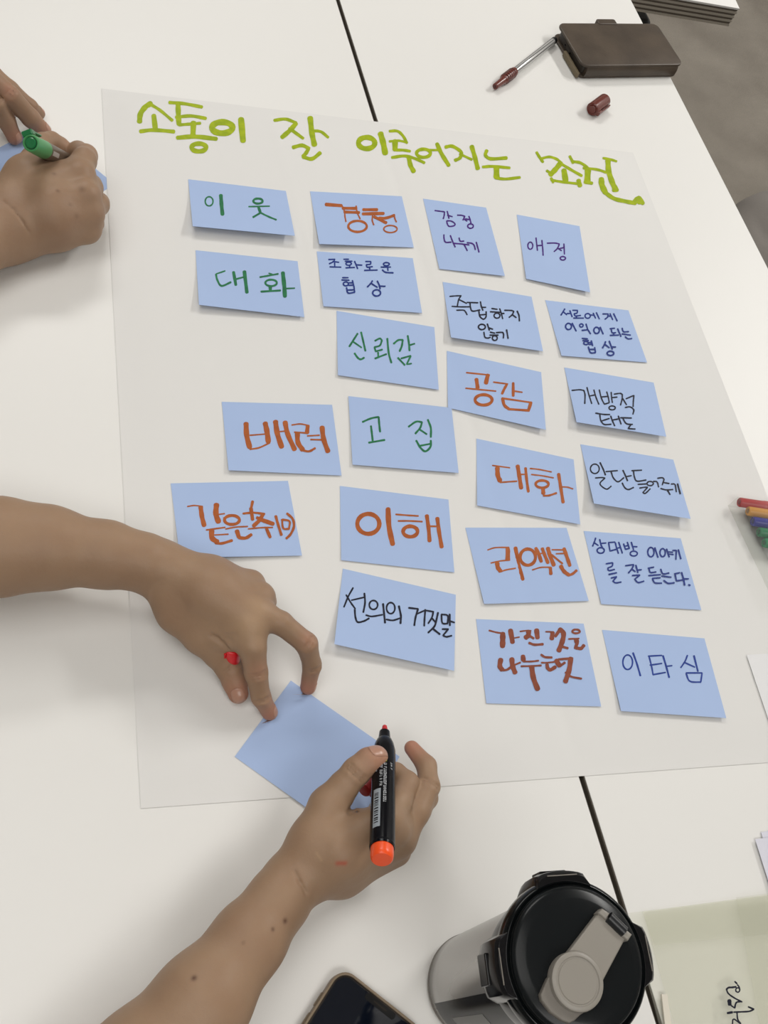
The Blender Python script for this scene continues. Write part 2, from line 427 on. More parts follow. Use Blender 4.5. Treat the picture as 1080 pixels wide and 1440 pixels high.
sticky([(275,351.8),(418.5,367.3),(428,445.8),(279.8,428.6)], [0,0,3,6], 'blue sticky note with a large green two-syllable word, second row at the left',
 [('green', c3, k3, [s(6,205,435,167,448), s(8,166,450,172,475,190,500,230,484), s(12,242,440,252,496), s(7,255,470,285,462), s(14,289,438,300,528), s(5,395,445,410,450), s(7,357,462,380,458,435,448),
  e(8,405,487,25,14), s(13,401,502,402,520), s(8,362,525,445,520), s(16,456,443,462,500,465,546), s(6,462,512,507,510)])])
sticky([(445.4,353.4),(580.5,363),(593.5,440),(454.8,430.5)], [0,0,2,2], 'blue sticky note with two small navy lines beside the large green word',
 [('navy', (450,350), 7.2, [s(14,88,108,150,105), s(14,148,107,135,130,95,150), s(13,130,127,190,136), s(13,148,142,150,178), s(13,100,182,212,185), s(11,240,105,290,105), s(12,255,125,325,125), e(12,290,150,28,16),
  s(12,300,167,300,188), s(13,262,192,350,188), s(14,350,127,365,160,380,200), s(12,368,162,425,165), s(13,462,128,515,128), s(13,514,130,510,155,470,160), s(13,470,162,478,185,530,180), s(12,500,182,505,210),
  s(13,450,218,580,215), e(13,672,155,30,16), s(13,618,185,715,185), s(13,685,188,688,220), s(14,632,215,665,238,740,243), s(12,228,292,285,293), s(13,220,315,295,318), e(12,262,355,26,20),
  s(11,290,345,330,345), s(11,290,370,335,368), s(14,328,322,345,388), s(14,268,395,285,448,350,440), s(14,350,438,345,395), s(12,280,418,345,415), s(14,530,325,515,350,480,386), s(13,515,348,580,390),
  s(14,580,327,600,370,608,406), s(13,597,378,660,380), e(14,573,447,40,32)])])
sticky([(622.5,396.4),(747.5,417.2),(763.7,493.9),(634.3,474.4)], [0,0,3,6], 'blue sticky note with two lines of black handwriting, under the upright purple note',
 [('black', (620,395), 7.2, [s(12,90,157,150,152,205,150), s(13,203,152,180,190,167,253), s(12,190,192,260,228), s(12,112,258,200,263,290,262), s(12,160,297,230,297,250,315,265,343), s(11,265,218,375,222),
  s(14,295,227,300,270,320,306,395,295), s(14,400,212,410,260,425,298), s(12,412,268,455,268), s(14,385,312,395,360,430,388,456,365,458,312), s(11,395,345,455,340), s(13,515,280,570,288), s(13,500,313,600,318),
  e(13,568,352,30,26), s(13,595,282,612,330,625,383), s(10,612,330,640,330), s(13,645,298,715,300,738,310), s(13,737,312,720,345,690,370), s(12,722,342,762,372), s(14,772,307,790,350,795,406),
  e(14,415,467,35,27), s(14,470,437,490,500), s(12,482,475,525,490), s(12,435,520,445,570,475,580,500,572), s(13,500,520,545,530), s(11,495,550,580,550), e(13,545,580,25,24), s(12,560,525,620,522,634,540,632,580),
  s(14,665,497,680,583)])])
sticky([(766.7,422),(883.8,436.4),(910,509.6),(789.7,500)], [0,0,1,2], 'blue sticky note filled with three lines of navy handwriting',
 [('navy', (765,420), 7.2, [s(14,210,104,195,130,172,166), s(13,198,135,230,163), s(11,232,150,262,150), s(14,262,122,285,183), s(12,290,118,340,118), s(12,338,120,335,145,305,152), s(12,305,154,318,175,370,170),
  s(12,325,177,330,195), s(13,300,197,400,197), e(12,442,175,27,24), s(10,472,165,508,168), s(13,498,147,522,198), s(13,530,142,560,206), s(13,595,155,650,155), s(13,648,157,645,185,618,208), s(11,642,175,678,178),
  s(13,668,152,695,213), s(14,705,154,740,226), e(14,248,282,30,32), s(14,285,250,325,328), e(13,378,272,18,16), s(13,425,257,440,305), s(14,385,322,445,315), s(14,445,317,470,356), e(14,532,322,28,32),
  s(14,568,290,598,358), s(12,668,305,715,300), s(13,680,307,690,345,725,345), s(12,705,347,705,370), s(13,670,372,755,370), s(14,745,307,778,383), s(13,790,300,805,335,855,335), s(13,790,358,875,370),
  s(13,822,387,850,408,888,405), s(11,385,403,440,408), s(11,392,425,450,425), e(11,425,450,24,16), s(10,450,445,485,445), s(10,455,465,490,462), s(12,478,427,492,478), s(13,448,490,470,548,520,548), s(13,520,546,512,495),
  s(11,460,515,512,515), s(14,622,437,612,465,592,500), s(13,612,462,660,498), s(14,660,432,690,513), s(12,677,490,725,492), e(14,672,555,34,22)])])
sticky([(473.3,437),(610.8,460),(617,548),(475.3,527.5)], [0,0,1.5,2], 'blue sticky note with a thin green three-syllable word',
 [('green', (460,430), 6.0, [s(15,257,235,225,285,188,343), s(13,215,300,290,352), s(15,287,224,305,300,323,380), s(15,232,402,260,440,285,452,312,438), s(14,405,295,445,276,462,292), s(14,462,294,445,335,400,350), s(14,400,352,410,385,465,370),
  s(14,430,395,432,430), s(14,405,445,500,408), s(15,508,277,520,400,542,480), s(14,562,320,600,290,638,288), s(15,638,290,630,340,612,383), s(15,680,254,690,315,695,378), s(13,690,335,738,320), s(14,598,440,655,500),
  s(13,625,445,705,422), s(13,705,425,672,492), s(11,672,494,712,488)])])
sticky([(628.3,493.3),(761,523.3),(767.7,604.3),(630,573.3)], [0,0,5,1], 'blue sticky note with orange word, its lower left corner under the note beside it',
 [('orange', (620,490), 3.0, [s(6,108,102,205,112), s(16,198,112,190,146), s(15,150,130,155,166), s(6,105,168,232,180), e(12,180,217,36,22), s(6,222,142,282,150), s(10,278,152,268,170,258,191), s(11,305,146,305,200), s(6,310,180,343,185),
  s(12,260,212,268,240,285,254), s(7,258,210,380,228), s(12,380,228,370,260), s(9,285,256,372,262)])])
sticky([(793.5,516.7),(919.2,538),(937,614),(810.8,593.5)], [0,0,6,7], 'blue sticky note with two black lines, right below the three-line navy note',
 [('black', (790,515), 7.2, [s(13,103,245,180,238,222,245), s(14,224,246,235,290,233,378), s(13,255,215,275,290,303,378), s(11,290,300,340,290), s(13,325,240,345,310,375,385), s(13,380,240,400,320,430,383), s(13,455,260,470,310,480,366),
  s(11,400,312,465,305), s(12,430,385,480,370), s(13,500,264,505,320,512,368), s(11,507,318,560,313), e(13,510,422,32,20), s(12,530,283,590,275,613,285), s(13,613,287,610,335,595,393), s(12,615,325,655,390),
  s(11,650,330,728,297), s(13,730,297,725,350,722,408), s(12,642,418,690,412,728,440,720,486), s(12,342,475,420,488,485,490), s(13,385,492,395,550,430,590,498,588), s(11,410,552,480,530), s(13,495,505,515,560,535,603),
  s(11,515,545,570,535), s(13,572,505,600,586), s(12,595,522,705,525), s(12,618,527,635,560,660,585,715,590), s(12,700,592,670,632,742,637)])])
sticky([(311.8,565),(467,569.3),(480.4,668.7),(321.5,661.2)], [0,2,1,3], 'blue sticky note with a bold orange two-syllable word, left of the spaced green pair',
 [('orange', (230,550), 4.154, [s(28,482,190,486,260,503,328), s(8,505,258,605,250), s(28,594,188,605,240,612,296), s(9,505,340,560,330,620,302), s(28,654,178,665,250,690,326), s(8,665,238,715,233), s(26,710,182,725,250,765,340),
  s(8,750,198,800,192,850,202), s(22,842,205,838,243), s(9,765,240,835,245), s(26,782,248,785,300,812,342), s(12,812,346,850,352,885,334), s(8,840,262,910,258), s(9,860,283,930,285), s(26,926,212,935,280,960,352)])])
sticky([(490,557),(635,573.5),(645,665),(495.8,653.3)], [0,3.5,1.5,1.5], 'blue sticky note with two widely spaced green syllables, overlapping the note to its right',
 [('green', (460,430), 6.0, [s(15,300,980,370,950,433,938), s(16,435,940,440,1000,447,1063), s(16,370,1015,378,1080,385,1143), s(15,352,1155,485,1132)]), ('green', (460,430), 6.0, [s(15,688,1020,750,978,800,982), s(15,800,984,785,1030,745,1078), s(14,775,1040,840,1083),
  s(16,850,962,875,1030,875,1108), s(16,752,1138,790,1200,830,1228,872,1190,875,1137), s(14,790,1180,870,1165)])], base=1.0)
sticky([(670,616.7),(806.7,646),(816,737.3),(671,710.7)], [0,0,2,1.5], 'blue sticky note with large orange word, left of the slanting black line',
 [('orange', (680,640), 7.714, [s(13,97,112,285,137), s(46,150,140,155,220,178,278), s(16,180,296,260,290,362,283), s(40,370,118,390,240,408,358), s(13,400,210,460,208), s(28,456,142,468,270,486,396), s(13,505,145,600,155,735,182),
  s(12,520,210,640,225,758,247), e(26,635,315,70,40), s(40,645,360,648,415), s(20,650,440,710,438,790,412), s(32,814,206,835,340,863,512), s(13,845,345,910,348,968,367)])])
sticky([(816.2,624.7),(946.9,646.4),(971.3,729.6),(835.4,708)], [0,0,9,9], 'blue sticky note with one slanting black line, bottom edge curled off the sheet',
 [('black', (815,620), 6.75, [e(12,145,265,42,45), s(14,195,207,225,270,245,323), s(12,150,352,210,348,240,352), s(12,240,354,195,400,215,435,260,458,300,430), s(11,250,292,360,282), s(13,300,294,320,350,365,388,420,350),
  s(14,412,280,435,330,455,378), s(12,442,340,492,330), s(13,405,400,430,445,465,462,512,442), s(12,495,283,590,278), s(13,512,287,520,340,545,382,630,372), s(12,555,413,640,408), s(12,570,448,620,440,645,440), s(12,645,442,600,492,625,498,670,455),
  e(11,670,405,30,20), s(12,700,385,735,390,750,438), s(12,740,355,785,350,802,365), s(12,802,367,785,418), s(11,795,395,850,405), s(12,770,452,820,465,885,462), s(13,832,465,858,510), s(12,870,410,905,415,918,483),
  s(15,930,410,955,502)])])
sticky([(240,679.7),(405,676.2),(424.7,781.2),(253,784)], [0,0,1.5,4], 'blue sticky note with crossed-over orange handwriting, partly under the reaching wrist',
 [('orange', (240,670), 5.684, [s(9,135,240,190,232,255,240), s(34,240,246,250,320,268,392), s(40,366,226,362,300,382,362), s(9,375,305,430,297), s(12,285,428,435,407), s(38,328,432,330,490,372,524), s(10,345,468,460,462), s(20,360,532,410,535,490,512),
  e(22,490,348,60,36), s(14,425,335,450,318), s(11,440,420,520,405,615,400), s(32,530,436,545,485), s(24,545,490,600,492,645,465), s(20,655,200,640,270), s(26,642,255,655,345), s(16,580,297,660,290,750,300), s(28,738,302,710,350,662,396),
  s(30,720,345,820,380), s(24,690,330,760,360), s(11,620,420,720,410,815,408), s(24,766,418,795,486), s(20,840,318,860,390,885,468), s(15,890,345,900,415,945,420), s(15,945,420,950,360,895,345), s(18,930,297,975,340,985,400,960,460,925,496)])])
sticky([(478,683.3),(630.7,702.4),(639,804.8),(479.8,787.6)], [0,0,0.8,0.8], 'blue sticky note in the middle with very large orange word starting with a ring',
 [('orange', (460,670), 5.4, [e(30,313,360,84,76), s(36,463,246,470,380,498,515), s(12,522,288,610,295,692,300), s(12,540,338,630,338,722,343), e(26,632,418,55,40), s(27,757,298,770,390,778,490), s(12,775,378,855,380), s(27,837,318,850,420,870,536)])])
sticky([(654.5,742),(796.8,742.3),(828,845),(680.8,849.2)], [0,0,1,2], 'blue sticky note with a crowded bold orange three-syllable word',
 [('orange', (680,750), 7.714, [s(10,45,180,130,155,280,152), s(46,266,162,262,282), s(12,80,322,180,300,285,290), s(44,148,322,155,370,182,408), s(15,190,415,250,395,355,378), s(42,346,158,375,330,424,500), e(32,480,258,84,88),
  s(36,567,162,600,230,626,306), s(12,600,225,640,215), s(34,637,166,665,240,698,320), s(14,530,397,620,370,720,368), s(34,724,374,730,440), s(40,698,162,720,240,762,345), s(20,740,235,855,328), s(11,742,178,865,180),
  s(11,787,222,880,218), s(36,872,166,905,260,936,350), s(38,838,356,870,410,918,448), s(26,920,455,965,440,1008,404)])])
sticky([(820.8,746.6),(957.3,757),(986.4,857.7),(845.5,849.4)], [0,0,0.8,0.8], 'blue sticky note with two navy lines ending in a full stop, right column',
 [('navy', (820,745), 6.353, [s(13,112,74,100,110,85,146), s(12,102,117,135,140), s(13,148,87,160,135,172,158), s(12,162,122,205,118), e(13,157,185,32,25), s(12,225,115,285,110), s(13,228,120,240,190,292,176), s(13,288,117,300,165,315,210),
  s(10,302,165,325,160), s(13,318,112,350,208), s(13,362,127,378,175,412,167), s(13,412,165,395,112), s(10,370,148,405,140), s(13,430,112,450,178), s(12,447,150,482,152), e(12,452,213,32,22), e(13,605,200,28,42), s(14,640,162,668,246),
  e(13,710,205,24,36), s(14,745,174,768,243), s(10,757,197,800,202), s(10,764,217,805,222), s(12,800,185,832,185), s(13,832,187,828,266), s(14,850,180,872,260), s(12,205,305,262,295), s(12,264,297,258,325,220,342),
  s(12,220,345,230,365,280,355), s(13,230,400,298,385), s(12,250,432,298,420), s(12,297,424,265,460,290,475,338,468), s(12,378,322,450,312), s(13,450,316,435,350,405,386), s(12,435,352,465,375), s(13,470,318,488,383), s(12,482,362,520,358),
  s(12,438,410,505,405), s(12,505,407,460,442,490,472,542,460), s(12,580,345,630,335), s(12,588,350,600,382,650,378), s(12,585,410,690,402), s(11,618,435,688,430), s(12,618,438,640,475,700,478), s(13,692,354,712,395,765,388),
  s(12,700,415,785,425), s(13,720,455,760,480,812,475), s(12,815,395,862,385), s(13,820,398,832,458,888,450), s(14,878,384,895,440,905,495), s(12,897,440,940,440), s(15,942,493,952,498)])])
sticky([(482.2,799.6),(641,836.3),(638.7,943.3),(470.2,905.7)], [0,0,4,7], 'blue sticky note with one black line running to its right edge',
 [('black', (460,790), 5.4, [s(12,197,198,160,265,128,343), s(12,145,252,180,310,213,356), s(11,185,292,280,270), s(13,283,240,288,310,275,383), s(13,210,362,215,420,232,458,280,450,318,430), e(12,352,328,32,34), s(12,295,405,340,415,420,402),
  s(14,425,320,432,390,440,463), e(12,483,352,32,42), s(12,450,438,500,445,555,428), s(14,545,337,560,410,557,468), s(13,620,350,690,358), s(13,690,360,672,420,662,483), s(11,685,395,735,372), s(13,745,364,740,430,737,486),
  s(12,750,370,808,380), s(12,806,382,795,425,768,468), s(12,795,427,825,463), s(13,842,387,830,440,815,490,768,538), s(14,807,512,855,550), s(12,868,402,875,465,915,470), s(12,915,468,915,410,868,400), s(14,930,400,932,483),
  s(11,932,450,966,462), s(12,875,512,920,512), s(12,918,514,880,560,905,570,945,562)])])
sticky([(669.5,870.5),(820.8,877),(845.5,993.5),(684,989)], [0,0,0.8,0.6], 'blue sticky note with two lines of thick reddish-brown brush handwriting',
 [('brown', (670,870), 6.0, [s(14,108,100,180,118,235,122), s(42,222,125,222,180,220,235), s(38,287,98,305,200), s(10,310,165,362,155), s(12,368,108,430,100,460,102), s(38,440,108,438,140,415,160), s(20,440,140,482,166), s(38,507,96,515,162),
  s(20,445,205,490,220,560,216), s(12,585,110,650,112), s(34,642,118,635,170), s(38,702,92,733,120,728,180,695,270), s(24,665,150,700,98), s(20,720,235,770,250), e(16,840,108,32,16), s(13,778,172,865,168), s(36,840,175,848,200),
  s(26,850,205,835,245,880,252,906,226), s(38,205,345,197,400,215,430), s(18,218,436,260,430,300,400), s(38,298,340,305,400,326,456), s(14,312,395,370,370), s(36,392,316,396,352), s(14,395,362,460,362,522,355), s(14,378,402,470,400,545,395),
  s(40,466,408,480,500,516,596), s(18,545,305,580,325,635,328), s(13,548,372,600,372,660,365), s(28,595,390,602,420,625,432,665,408), s(36,672,352,700,398), s(18,690,345,810,335), s(38,795,336,782,430,750,532), s(20,700,402,745,372),
  s(16,750,455,800,490,885,507)])])
sticky([(846.7,885.7),(990.6,897.7),(1021.4,1009.7),(873.4,999.8)], [0,0,3,2.5], 'blue sticky note with blue three-syllable word, last at the bottom right',
 [('blue', (660,860), 2.919, [e(6,650,208,20,30), s(7,672,170,688,215,702,263), s(6,735,183,790,180), s(6,738,185,748,225,754,258), s(6,754,259,805,250), s(6,742,220,790,213), s(7,795,182,808,225,820,270), s(5,808,225,832,222),
  s(6,895,180,885,205,868,230), s(6,885,210,925,228), s(7,922,182,938,245), s(6,890,252,955,252), s(6,890,254,905,286,950,290), s(6,950,288,955,254)])])
# blank note under the writing hand
def proj(p):
    q = R.T @ (np.array(p)-np.array([0, 0, TABLE+CAMH])); return (540+FPX*q[0]/-q[2], 720-FPX*q[1]/-q[2])
a_, b_, d_ = at(409, 957, 1.6), at(562, 1064, 1.6), at(330, 1064, 1.6)
cc_ = b_+(d_-a_)*np.array([1, 1, 1])
sticky([(409, 957), (562, 1064), proj(cc_), (330, 1064)], [0, 0, 0.6, 0], 'blank blue sticky note held down by fingertips beneath the writing hand', None)
# note under the fist with the green marker, its right end tucked under the sheet
e1 = np.array([-.622, .783, 0]); e2 = np.array([-.783, -.622, 0]); c0 = np.array([.0873, .7899, TABLE])
q0 = c0-e1*0.0124; q1 = c0+e1*0.0897
sticky([proj(p) for p in (q1, q0, q0+e2*0.0755, q1+e2*0.0755)], [0, 0, 0, 0], 'blue sticky note under the fist with the green marker', None, base=0.25, sheetz=False)

# cards at the right edge
def card(px, label, h, mt, grp='blank cards at the right edge'):
    pts = [at(u, v, h) for u, v in px]; N = 6
    r = empty('blank_card', tuple(sum(pts)/4)); tag(r, label, 'card', grp)
    thin_sheet('paper', [p for p in quad_grid(pts, N, N)], N, N, 0.0004, mt, r)
p0 = at(1050, 921); du = at(1080, 919)-p0; du /= np.linalg.norm(du); dv = at(1079, 1010)-p0; dv -= du*(dv@du); dv /= np.linalg.norm(dv)
card([proj(p0), proj(p0+du*0.09), proj(p0+du*0.09+dv*0.075), proj(p0+dv*0.075)], 'blank white card on the sheet at the right edge, above the lavender cards', 2.5, M_card)
for k, (uu, vv, lb) in enumerate([(1062, 1180, 'pale lavender blank card at the right edge, on top of its pair'), (1070, 1170, 'pale lavender blank card at the right edge, peeking out behind the top one')]):
    p0 = at(uu, vv); du = at(uu+30, vv-4)-p0; du /= np.linalg.norm(du); dv = at(1080, vv+46)-p0; dv -= du*(dv@du); dv /= np.linalg.norm(dv)
    card([proj(p0), proj(p0+du*0.10), proj(p0+du*0.10+dv*0.075), proj(p0+dv*0.075)], lb, 2.8-1.6*k, M_lav)

# ------------------------------------------------------------------ phone at the bottom
pa, pb, pc = at(480, 1357, 9), at(600, 1452, 9), at(425, 1440, 9)
ax = pb-pa; ax[2] = 0; L = np.linalg.norm(ax); ax /= L; ay = np.array([-ax[1], ax[0], 0])
if (pc-pa)@ay < 0: ay = -ay
wph, lph = 0.0745, 0.152
cen = pa+ax*wph/2+ay*lph/2
ph = empty('smartphone', (cen[0], cen[1], TABLE)); tag(ph, 'smartphone with dark screen in a taupe case, left of the tumbler', 'phone')
Mp = Matrix([[ax[0], ay[0], 0, cen[0]], [ax[1], ay[1], 0, cen[1]], [0, 0, 1, TABLE], [0, 0, 0, 1]])
M_taupe = mat('taupe_case', lin(128, 112, 92), 0.45, 0.4)
M_frame = mat('phone_frame', lin(70, 64, 58), 0.25, 0.5, metal=0.8)
M_screen = mat('phone_screen', (0.004, 0.006, 0.012, 1), 0.06, 0.5)
def ring_slab(name, O1, O2, z0, z1, mt, par, M):
    n = len(O1); V = [(x, y, z1) for x, y in O1]+[(x, y, z1) for x, y in O2]+[(x, y, z0) for x, y in O1]+[(x, y, z0) for x, y in O2]; F = []
    for k in range(n):
        j = (k+1) % n
        F += [(k, j, n+j, n+k), (k, 2*n+k, 2*n+j, j), (n+k, n+j, 3*n+j, 3*n+k), (2*n+k, 3*n+k, 3*n+j, 2*n+j)]
    me = mesh(name, V, F); me.transform(M); recalc(me); return link(name, me, mt, par, bevel=0.0006)
slab('phone_body', rrect(wph/2-0.0012, lph/2-0.0012, 0.0105), 0.0012, 0.0080, M_frame, ph, Mp, 0.0006)
slab('case_back', rrect(wph/2, lph/2, 0.0115), 0.0002, 0.0013, M_taupe, ph, Mp, 0.0003)
ring_slab('case_rim', rrect(wph/2, lph/2, 0.0115), rrect(wph/2-0.0018, lph/2-0.0018, 0.0100), 0.0010, 0.0092, M_taupe, ph, Mp)
slab('screen', rrect(wph/2-0.0030, lph/2-0.0030, 0.0088), 0.0080, 0.0084, M_screen, ph, Mp, 0.0001)
Mn = Mp @ Matrix.Translation((0, -lph/2+0.0052, 0))
slab('screen_notch', rrect(0.0125, 0.0024, 0.0022), 0.0084, 0.00852, mat('notch', (0.0015, 0.0015, 0.002, 1), 0.25), ph, Mn)
slab('speaker_slot', rrect(0.0055, 0.0005, 0.0004), 0.00852, 0.0086, M_frame, ph, Mn)
for k, yy in enumerate((-0.035, -0.05)):
    slab('side_button', rrect(0.0007, 0.005, 0.0006), 0.0035, 0.0060, M_taupe, ph, Mp @ Matrix.Translation((-wph/2-0.0003, yy, 0)))

# ------------------------------------------------------------------ tumbler
HT = 185.0
tc_ = at(813, 1349, HT)
tb_ = np.array([tc_[0], tc_[1], TABLE])
tu = empty('tumbler', tuple(tb_)); tag(tu, 'black-lidded tumbler with grey flip spout and side clips, standing at the bottom beside the seam', 'tumbler')
up1 = tb_+np.array([0, 0, 1.0])
def tl(name, prof, mt, seg=96): return lathe(name, tb_, up1, prof, mt, tu, seg, up=(0, 1, 0))
M_steel = mat('brushed_body', (0.40, 0.39, 0.375, 1), 0.25, 0.5, metal=0.6)
tl('body', [(0.4,29),(1.5,32.5),(6,34.5),(30,35.2),(100,36.8),(140,38),(150,38.2),(150,30)], M_steel)
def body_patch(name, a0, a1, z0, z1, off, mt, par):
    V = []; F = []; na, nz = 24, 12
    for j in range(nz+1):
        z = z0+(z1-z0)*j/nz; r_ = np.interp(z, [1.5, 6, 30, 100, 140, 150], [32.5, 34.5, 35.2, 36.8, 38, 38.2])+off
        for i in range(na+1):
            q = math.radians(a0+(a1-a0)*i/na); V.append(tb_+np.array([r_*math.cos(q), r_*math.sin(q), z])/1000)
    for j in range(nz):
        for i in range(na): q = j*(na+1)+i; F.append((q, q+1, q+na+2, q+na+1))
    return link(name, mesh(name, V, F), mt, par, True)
bp_ = body_patch('dark_reflection', 188, 330, 5, 147, 0.15, mat('reflection_black', (0.004, 0.004, 0.005, 1), 0.2, 0.08), tu)  # dark reflection on the shiny body, painted as a black patch
body_patch('grey_reflection', 206, 232, 36, 101, 0.25, mat('reflection_grey', lin(120, 120, 118), 0.45, 0.3), bp_)  # greyer shape within that reflection, painted on top of it
lathe('base_ring', tb_, up1, [(0,31),(0,33.2),(3,34.4),(5.5,35.0),(6,34.0)], M_greyd, tu, 96, up=(0, 1, 0))
tl('collar', [(146,36),(146,39.6),(152,40.4),(166,40.8),(170,40.2),(170,36)], M_gloss)
tl('lid', [(168,38),(168,43),(172,44.2),(178,44.4),(181.0,43.6),(182.4,42.4),(182.6,41.6),(181.6,40.9),(181.4,40.3),(183,39.6),(184,38),(184.4,28),(184.5,0.1)], M_gloss)
M_disc = mat('lid_disc', (0.007, 0.0085, 0.0095, 1), 0.24, 0.2)
lathe('lid_disc', tb_, up1, [(183,39.4),(184.6,39.2),(185.8,38.2),(186.6,36.4),(187.4,32.5),(187.7,31.5),(187.9,20),(188.0,0.1)], M_disc, tu, 96, up=(0, 1, 0))
def radial(du_, dv_, R0=43):
    p = at(813+du_, 1349+dv_, HT); d = p-tc_; return math.atan2(d[1], d[0])
an0 = radial(-18, -104)
M_clip = mat('clip_black', (0.005, 0.005, 0.006, 1), 0.18, 0.3)
for k in range(4):
    a = an0+k*math.pi/2
    Mk = Matrix.Translation(tuple(tb_)) @ Matrix.Rotation(a, 4, 'Z')
    # clip: arched tab following the rim, hinge lug and catch
    V = []; F = []; n = 14; halfw = math.radians(24)
    prof = [(42.0, 183.0), (46.2, 182.9), (48.2, 181.0), (49.0, 174), (48.4, 160), (47.0, 152), (44.0, 151), (42.2, 154)]
    for i in range(n+1):
        q = -halfw+2*halfw*i/n; edge = abs(q)/halfw; sc = 1.0-0.085*max(0, (edge-0.78)/0.22)
        for (r, z) in prof:
            rr = 42+(r-42)*(1.0 if edge < 0.7 else 1-(edge-0.7)/0.3*0.9)
            V.append((rr*math.cos(q)/1000, rr*math.sin(q)/1000, z/1000))
    m_ = len(prof)
    for i in range(n):
        for j in range(m_):
            F.append((i*m_+j, i*m_+(j+1) % m_, (i+1)*m_+(j+1) % m_, (i+1)*m_+j))
    F.append(tuple(range(m_))); F.append(tuple(n*m_+j for j in range(m_-1, -1, -1)))
    me = mesh('clip', V, F); me.transform(Mk); recalc(me); cl = link('clip', me, M_clip, tu, True, bevel=0.0007)
    bm = bmesh.new(); box(bm, 0.0450, 0.0457, -0.0095, 0.0095, 0.1826, 0.18325); me = bm_mesh('clip_slot', bm); me.transform(Mk)
    link('clip_slot', me, M_greyd, cl, bevel=0.0003)
    bm = bmesh.new(); box(bm, 0.0478, 0.0500, -0.0085, 0.0085, 0.158, 0.171); me = bm_mesh('catch', bm); me.transform(Mk)
    link('catch', me, M_clip, cl, bevel=0.0008)
def poly_px(name, px, h0, h1, mt, rnd_=0.0008, par=None):
    """prism whose top outline is given at height h1 in the photo's view of the lid"""
    top = [at(u, v, h1) for u, v in px]
    O = [(p[0], p[1]) for p in top]
    return slab(name, O, TABLE+h0/1000, TABLE+h1/1000, mt, par or tu, None, rnd_, 0.0, True, 3)
def cr(pp, org=(580, 1220), sc=3.086): return [(org[0]+x/sc, org[1]+y/sc) for x, y in pp]
# grey spout cap: tongue, arm, round cap, hinge
def arc(cx, cy, r, a0, a1, n=14): return [(cx+r*math.cos(math.radians(a0+(a1-a0)*k/n)), cy+r*math.sin(math.radians(a0+(a1-a0)*k/n))) for k in range(n+1)]
poly_px('spout_tongue', cr([(588,480)]+[(570,520),(556,552),(562,578),(600,628),(650,664),(682,676),(705,664),(730,640),(790,600),(826,540),(820,480),(720,420),(640,430)]), 188.0, 191.5, M_greyd, 0.001)
poly_px('spout_arm', cr([(655,395),(812,190),(836,200),(912,268),(936,282),(930,300),(824,500),(740,560),(650,470)]), 188.5, 193.0, M_greyp, 0.0012)
poly_px('arm_lug', cr([(806,196),(826,176),(860,198),(842,226)]), 188.5, 195.0, M_greyp, 0.0014)
poly_px('arm_lug', cr([(905,292),(928,266),(956,290),(938,318)]), 188.5, 195.0, M_greyp, 0.0014)
h1_, h2_ = at(*cr([(850,214)])[0], 193), at(*cr([(918,280)])[0], 193)
lathe('hinge_pin', h1_, h2_, [(0,3.4),(np.linalg.norm(h2_-h1_)*1000,3.4)], M_satin, tu, 24)
pcap = at(*cr([(716,494)])[0], 194)
lathe('spout_cap', (pcap[0], pcap[1], TABLE+0.188), (pcap[0], pcap[1], TABLE+0.2), [(0,15.2),(5,15.4),(6.6,15.0),(7.3,13.9),(7.4,12.6),(6.9,12.2),(6.8,11.6),(7.2,11.2),(7.3,0.1)], M_greyp, tu, 64, up=(0, 1, 0))
# embossed mark on the arm: small raised strokes
# dark lens shaped patch on the lid (lighter reflection plate)

# ------------------------------------------------------------------ wallet case, pen, cap
wd_c = np.array([.6935, .9861]); ang_w = math.atan2(1.0031-.9861, .8494-.6935)
Lw, Ww, Hw = 0.160, 0.083, 0.0165
ux = np.array([math.cos(ang_w), math.sin(ang_w)]); uy = np.array([-ux[1], ux[0]])
cw = wd_c+ux*Lw/2+uy*Ww/2
wl = empty('wallet_case', (cw[0], cw[1], TABLE)); tag(wl, 'dark brown leather wallet phone case at the far table edge', 'phone case')
M_leather = mat('brown_leather', lin(82, 71, 60), 0.40, 0.4, noise=(25, 0.8, lin(64, 55, 47)), bump=(420, 0.25, 0.0006))
M_leath2 = mat('leather_edge', lin(58, 52, 46), 0.5, 0.4, bump=(300, 0.2, 0.0006))
Mw = place(cw[0], cw[1], TABLE, ang_w)
slab('front_cover', rrect(Lw/2, Ww/2, 0.0100), 0.0158, 0.0195, M_leather, wl, Mw, 0.0018)
slab('back_cover', rrect(Lw/2, Ww/2, 0.0100), 0.0002, 0.0036, M_leather, wl, Mw, 0.0012)
slab('phone_inside', rrect(Lw/2-0.0035, Ww/2-0.0040, 0.0100), 0.0036, 0.0158, M_leath2, wl, Mw, 0.0008)
# spine along the near long side wraps both covers
V = []; F = []; n = 10
for i in range(2):
    x = (-Lw/2+0.008) if i == 0 else Lw/2-0.008
    for k in range(n+1):
        a = math.pi/2+math.pi*k/n
        V.append((x, -Ww/2+0.004+0.0078*math.cos(a)*0.75, 0.0098+0.0096*math.sin(a)))
for k in range(n): F.append((k, k+1, n+1+k+1, n+1+k))
F.append(tuple(range(n+1))); F.append(tuple(range(2*n+1, n, -1)))
me = mesh('spine', V, F); me.transform(Mw); recalc(me); link('spine', me, M_leather, wl, True).modifiers.new('e', 'EDGE_SPLIT')
Mt = Mw @ Matrix.Translation((-0.002, Ww/2+0.0015, 0))
slab('magnet_flap', rrect(0.0150, 0.0055, 0.003), 0.0060, 0.0206, M_leather, wl, Mt, 0.0015)
slab('stitched_tab', rrect(0.0022, 0.022, 0.002), 0.0015, 0.0085, mat('worn_edge', lin(112, 100, 78), 0.6), wl, Mw @ Matrix.Translation((-Lw/2-0.0012, -0.020, 0)), 0.0008)
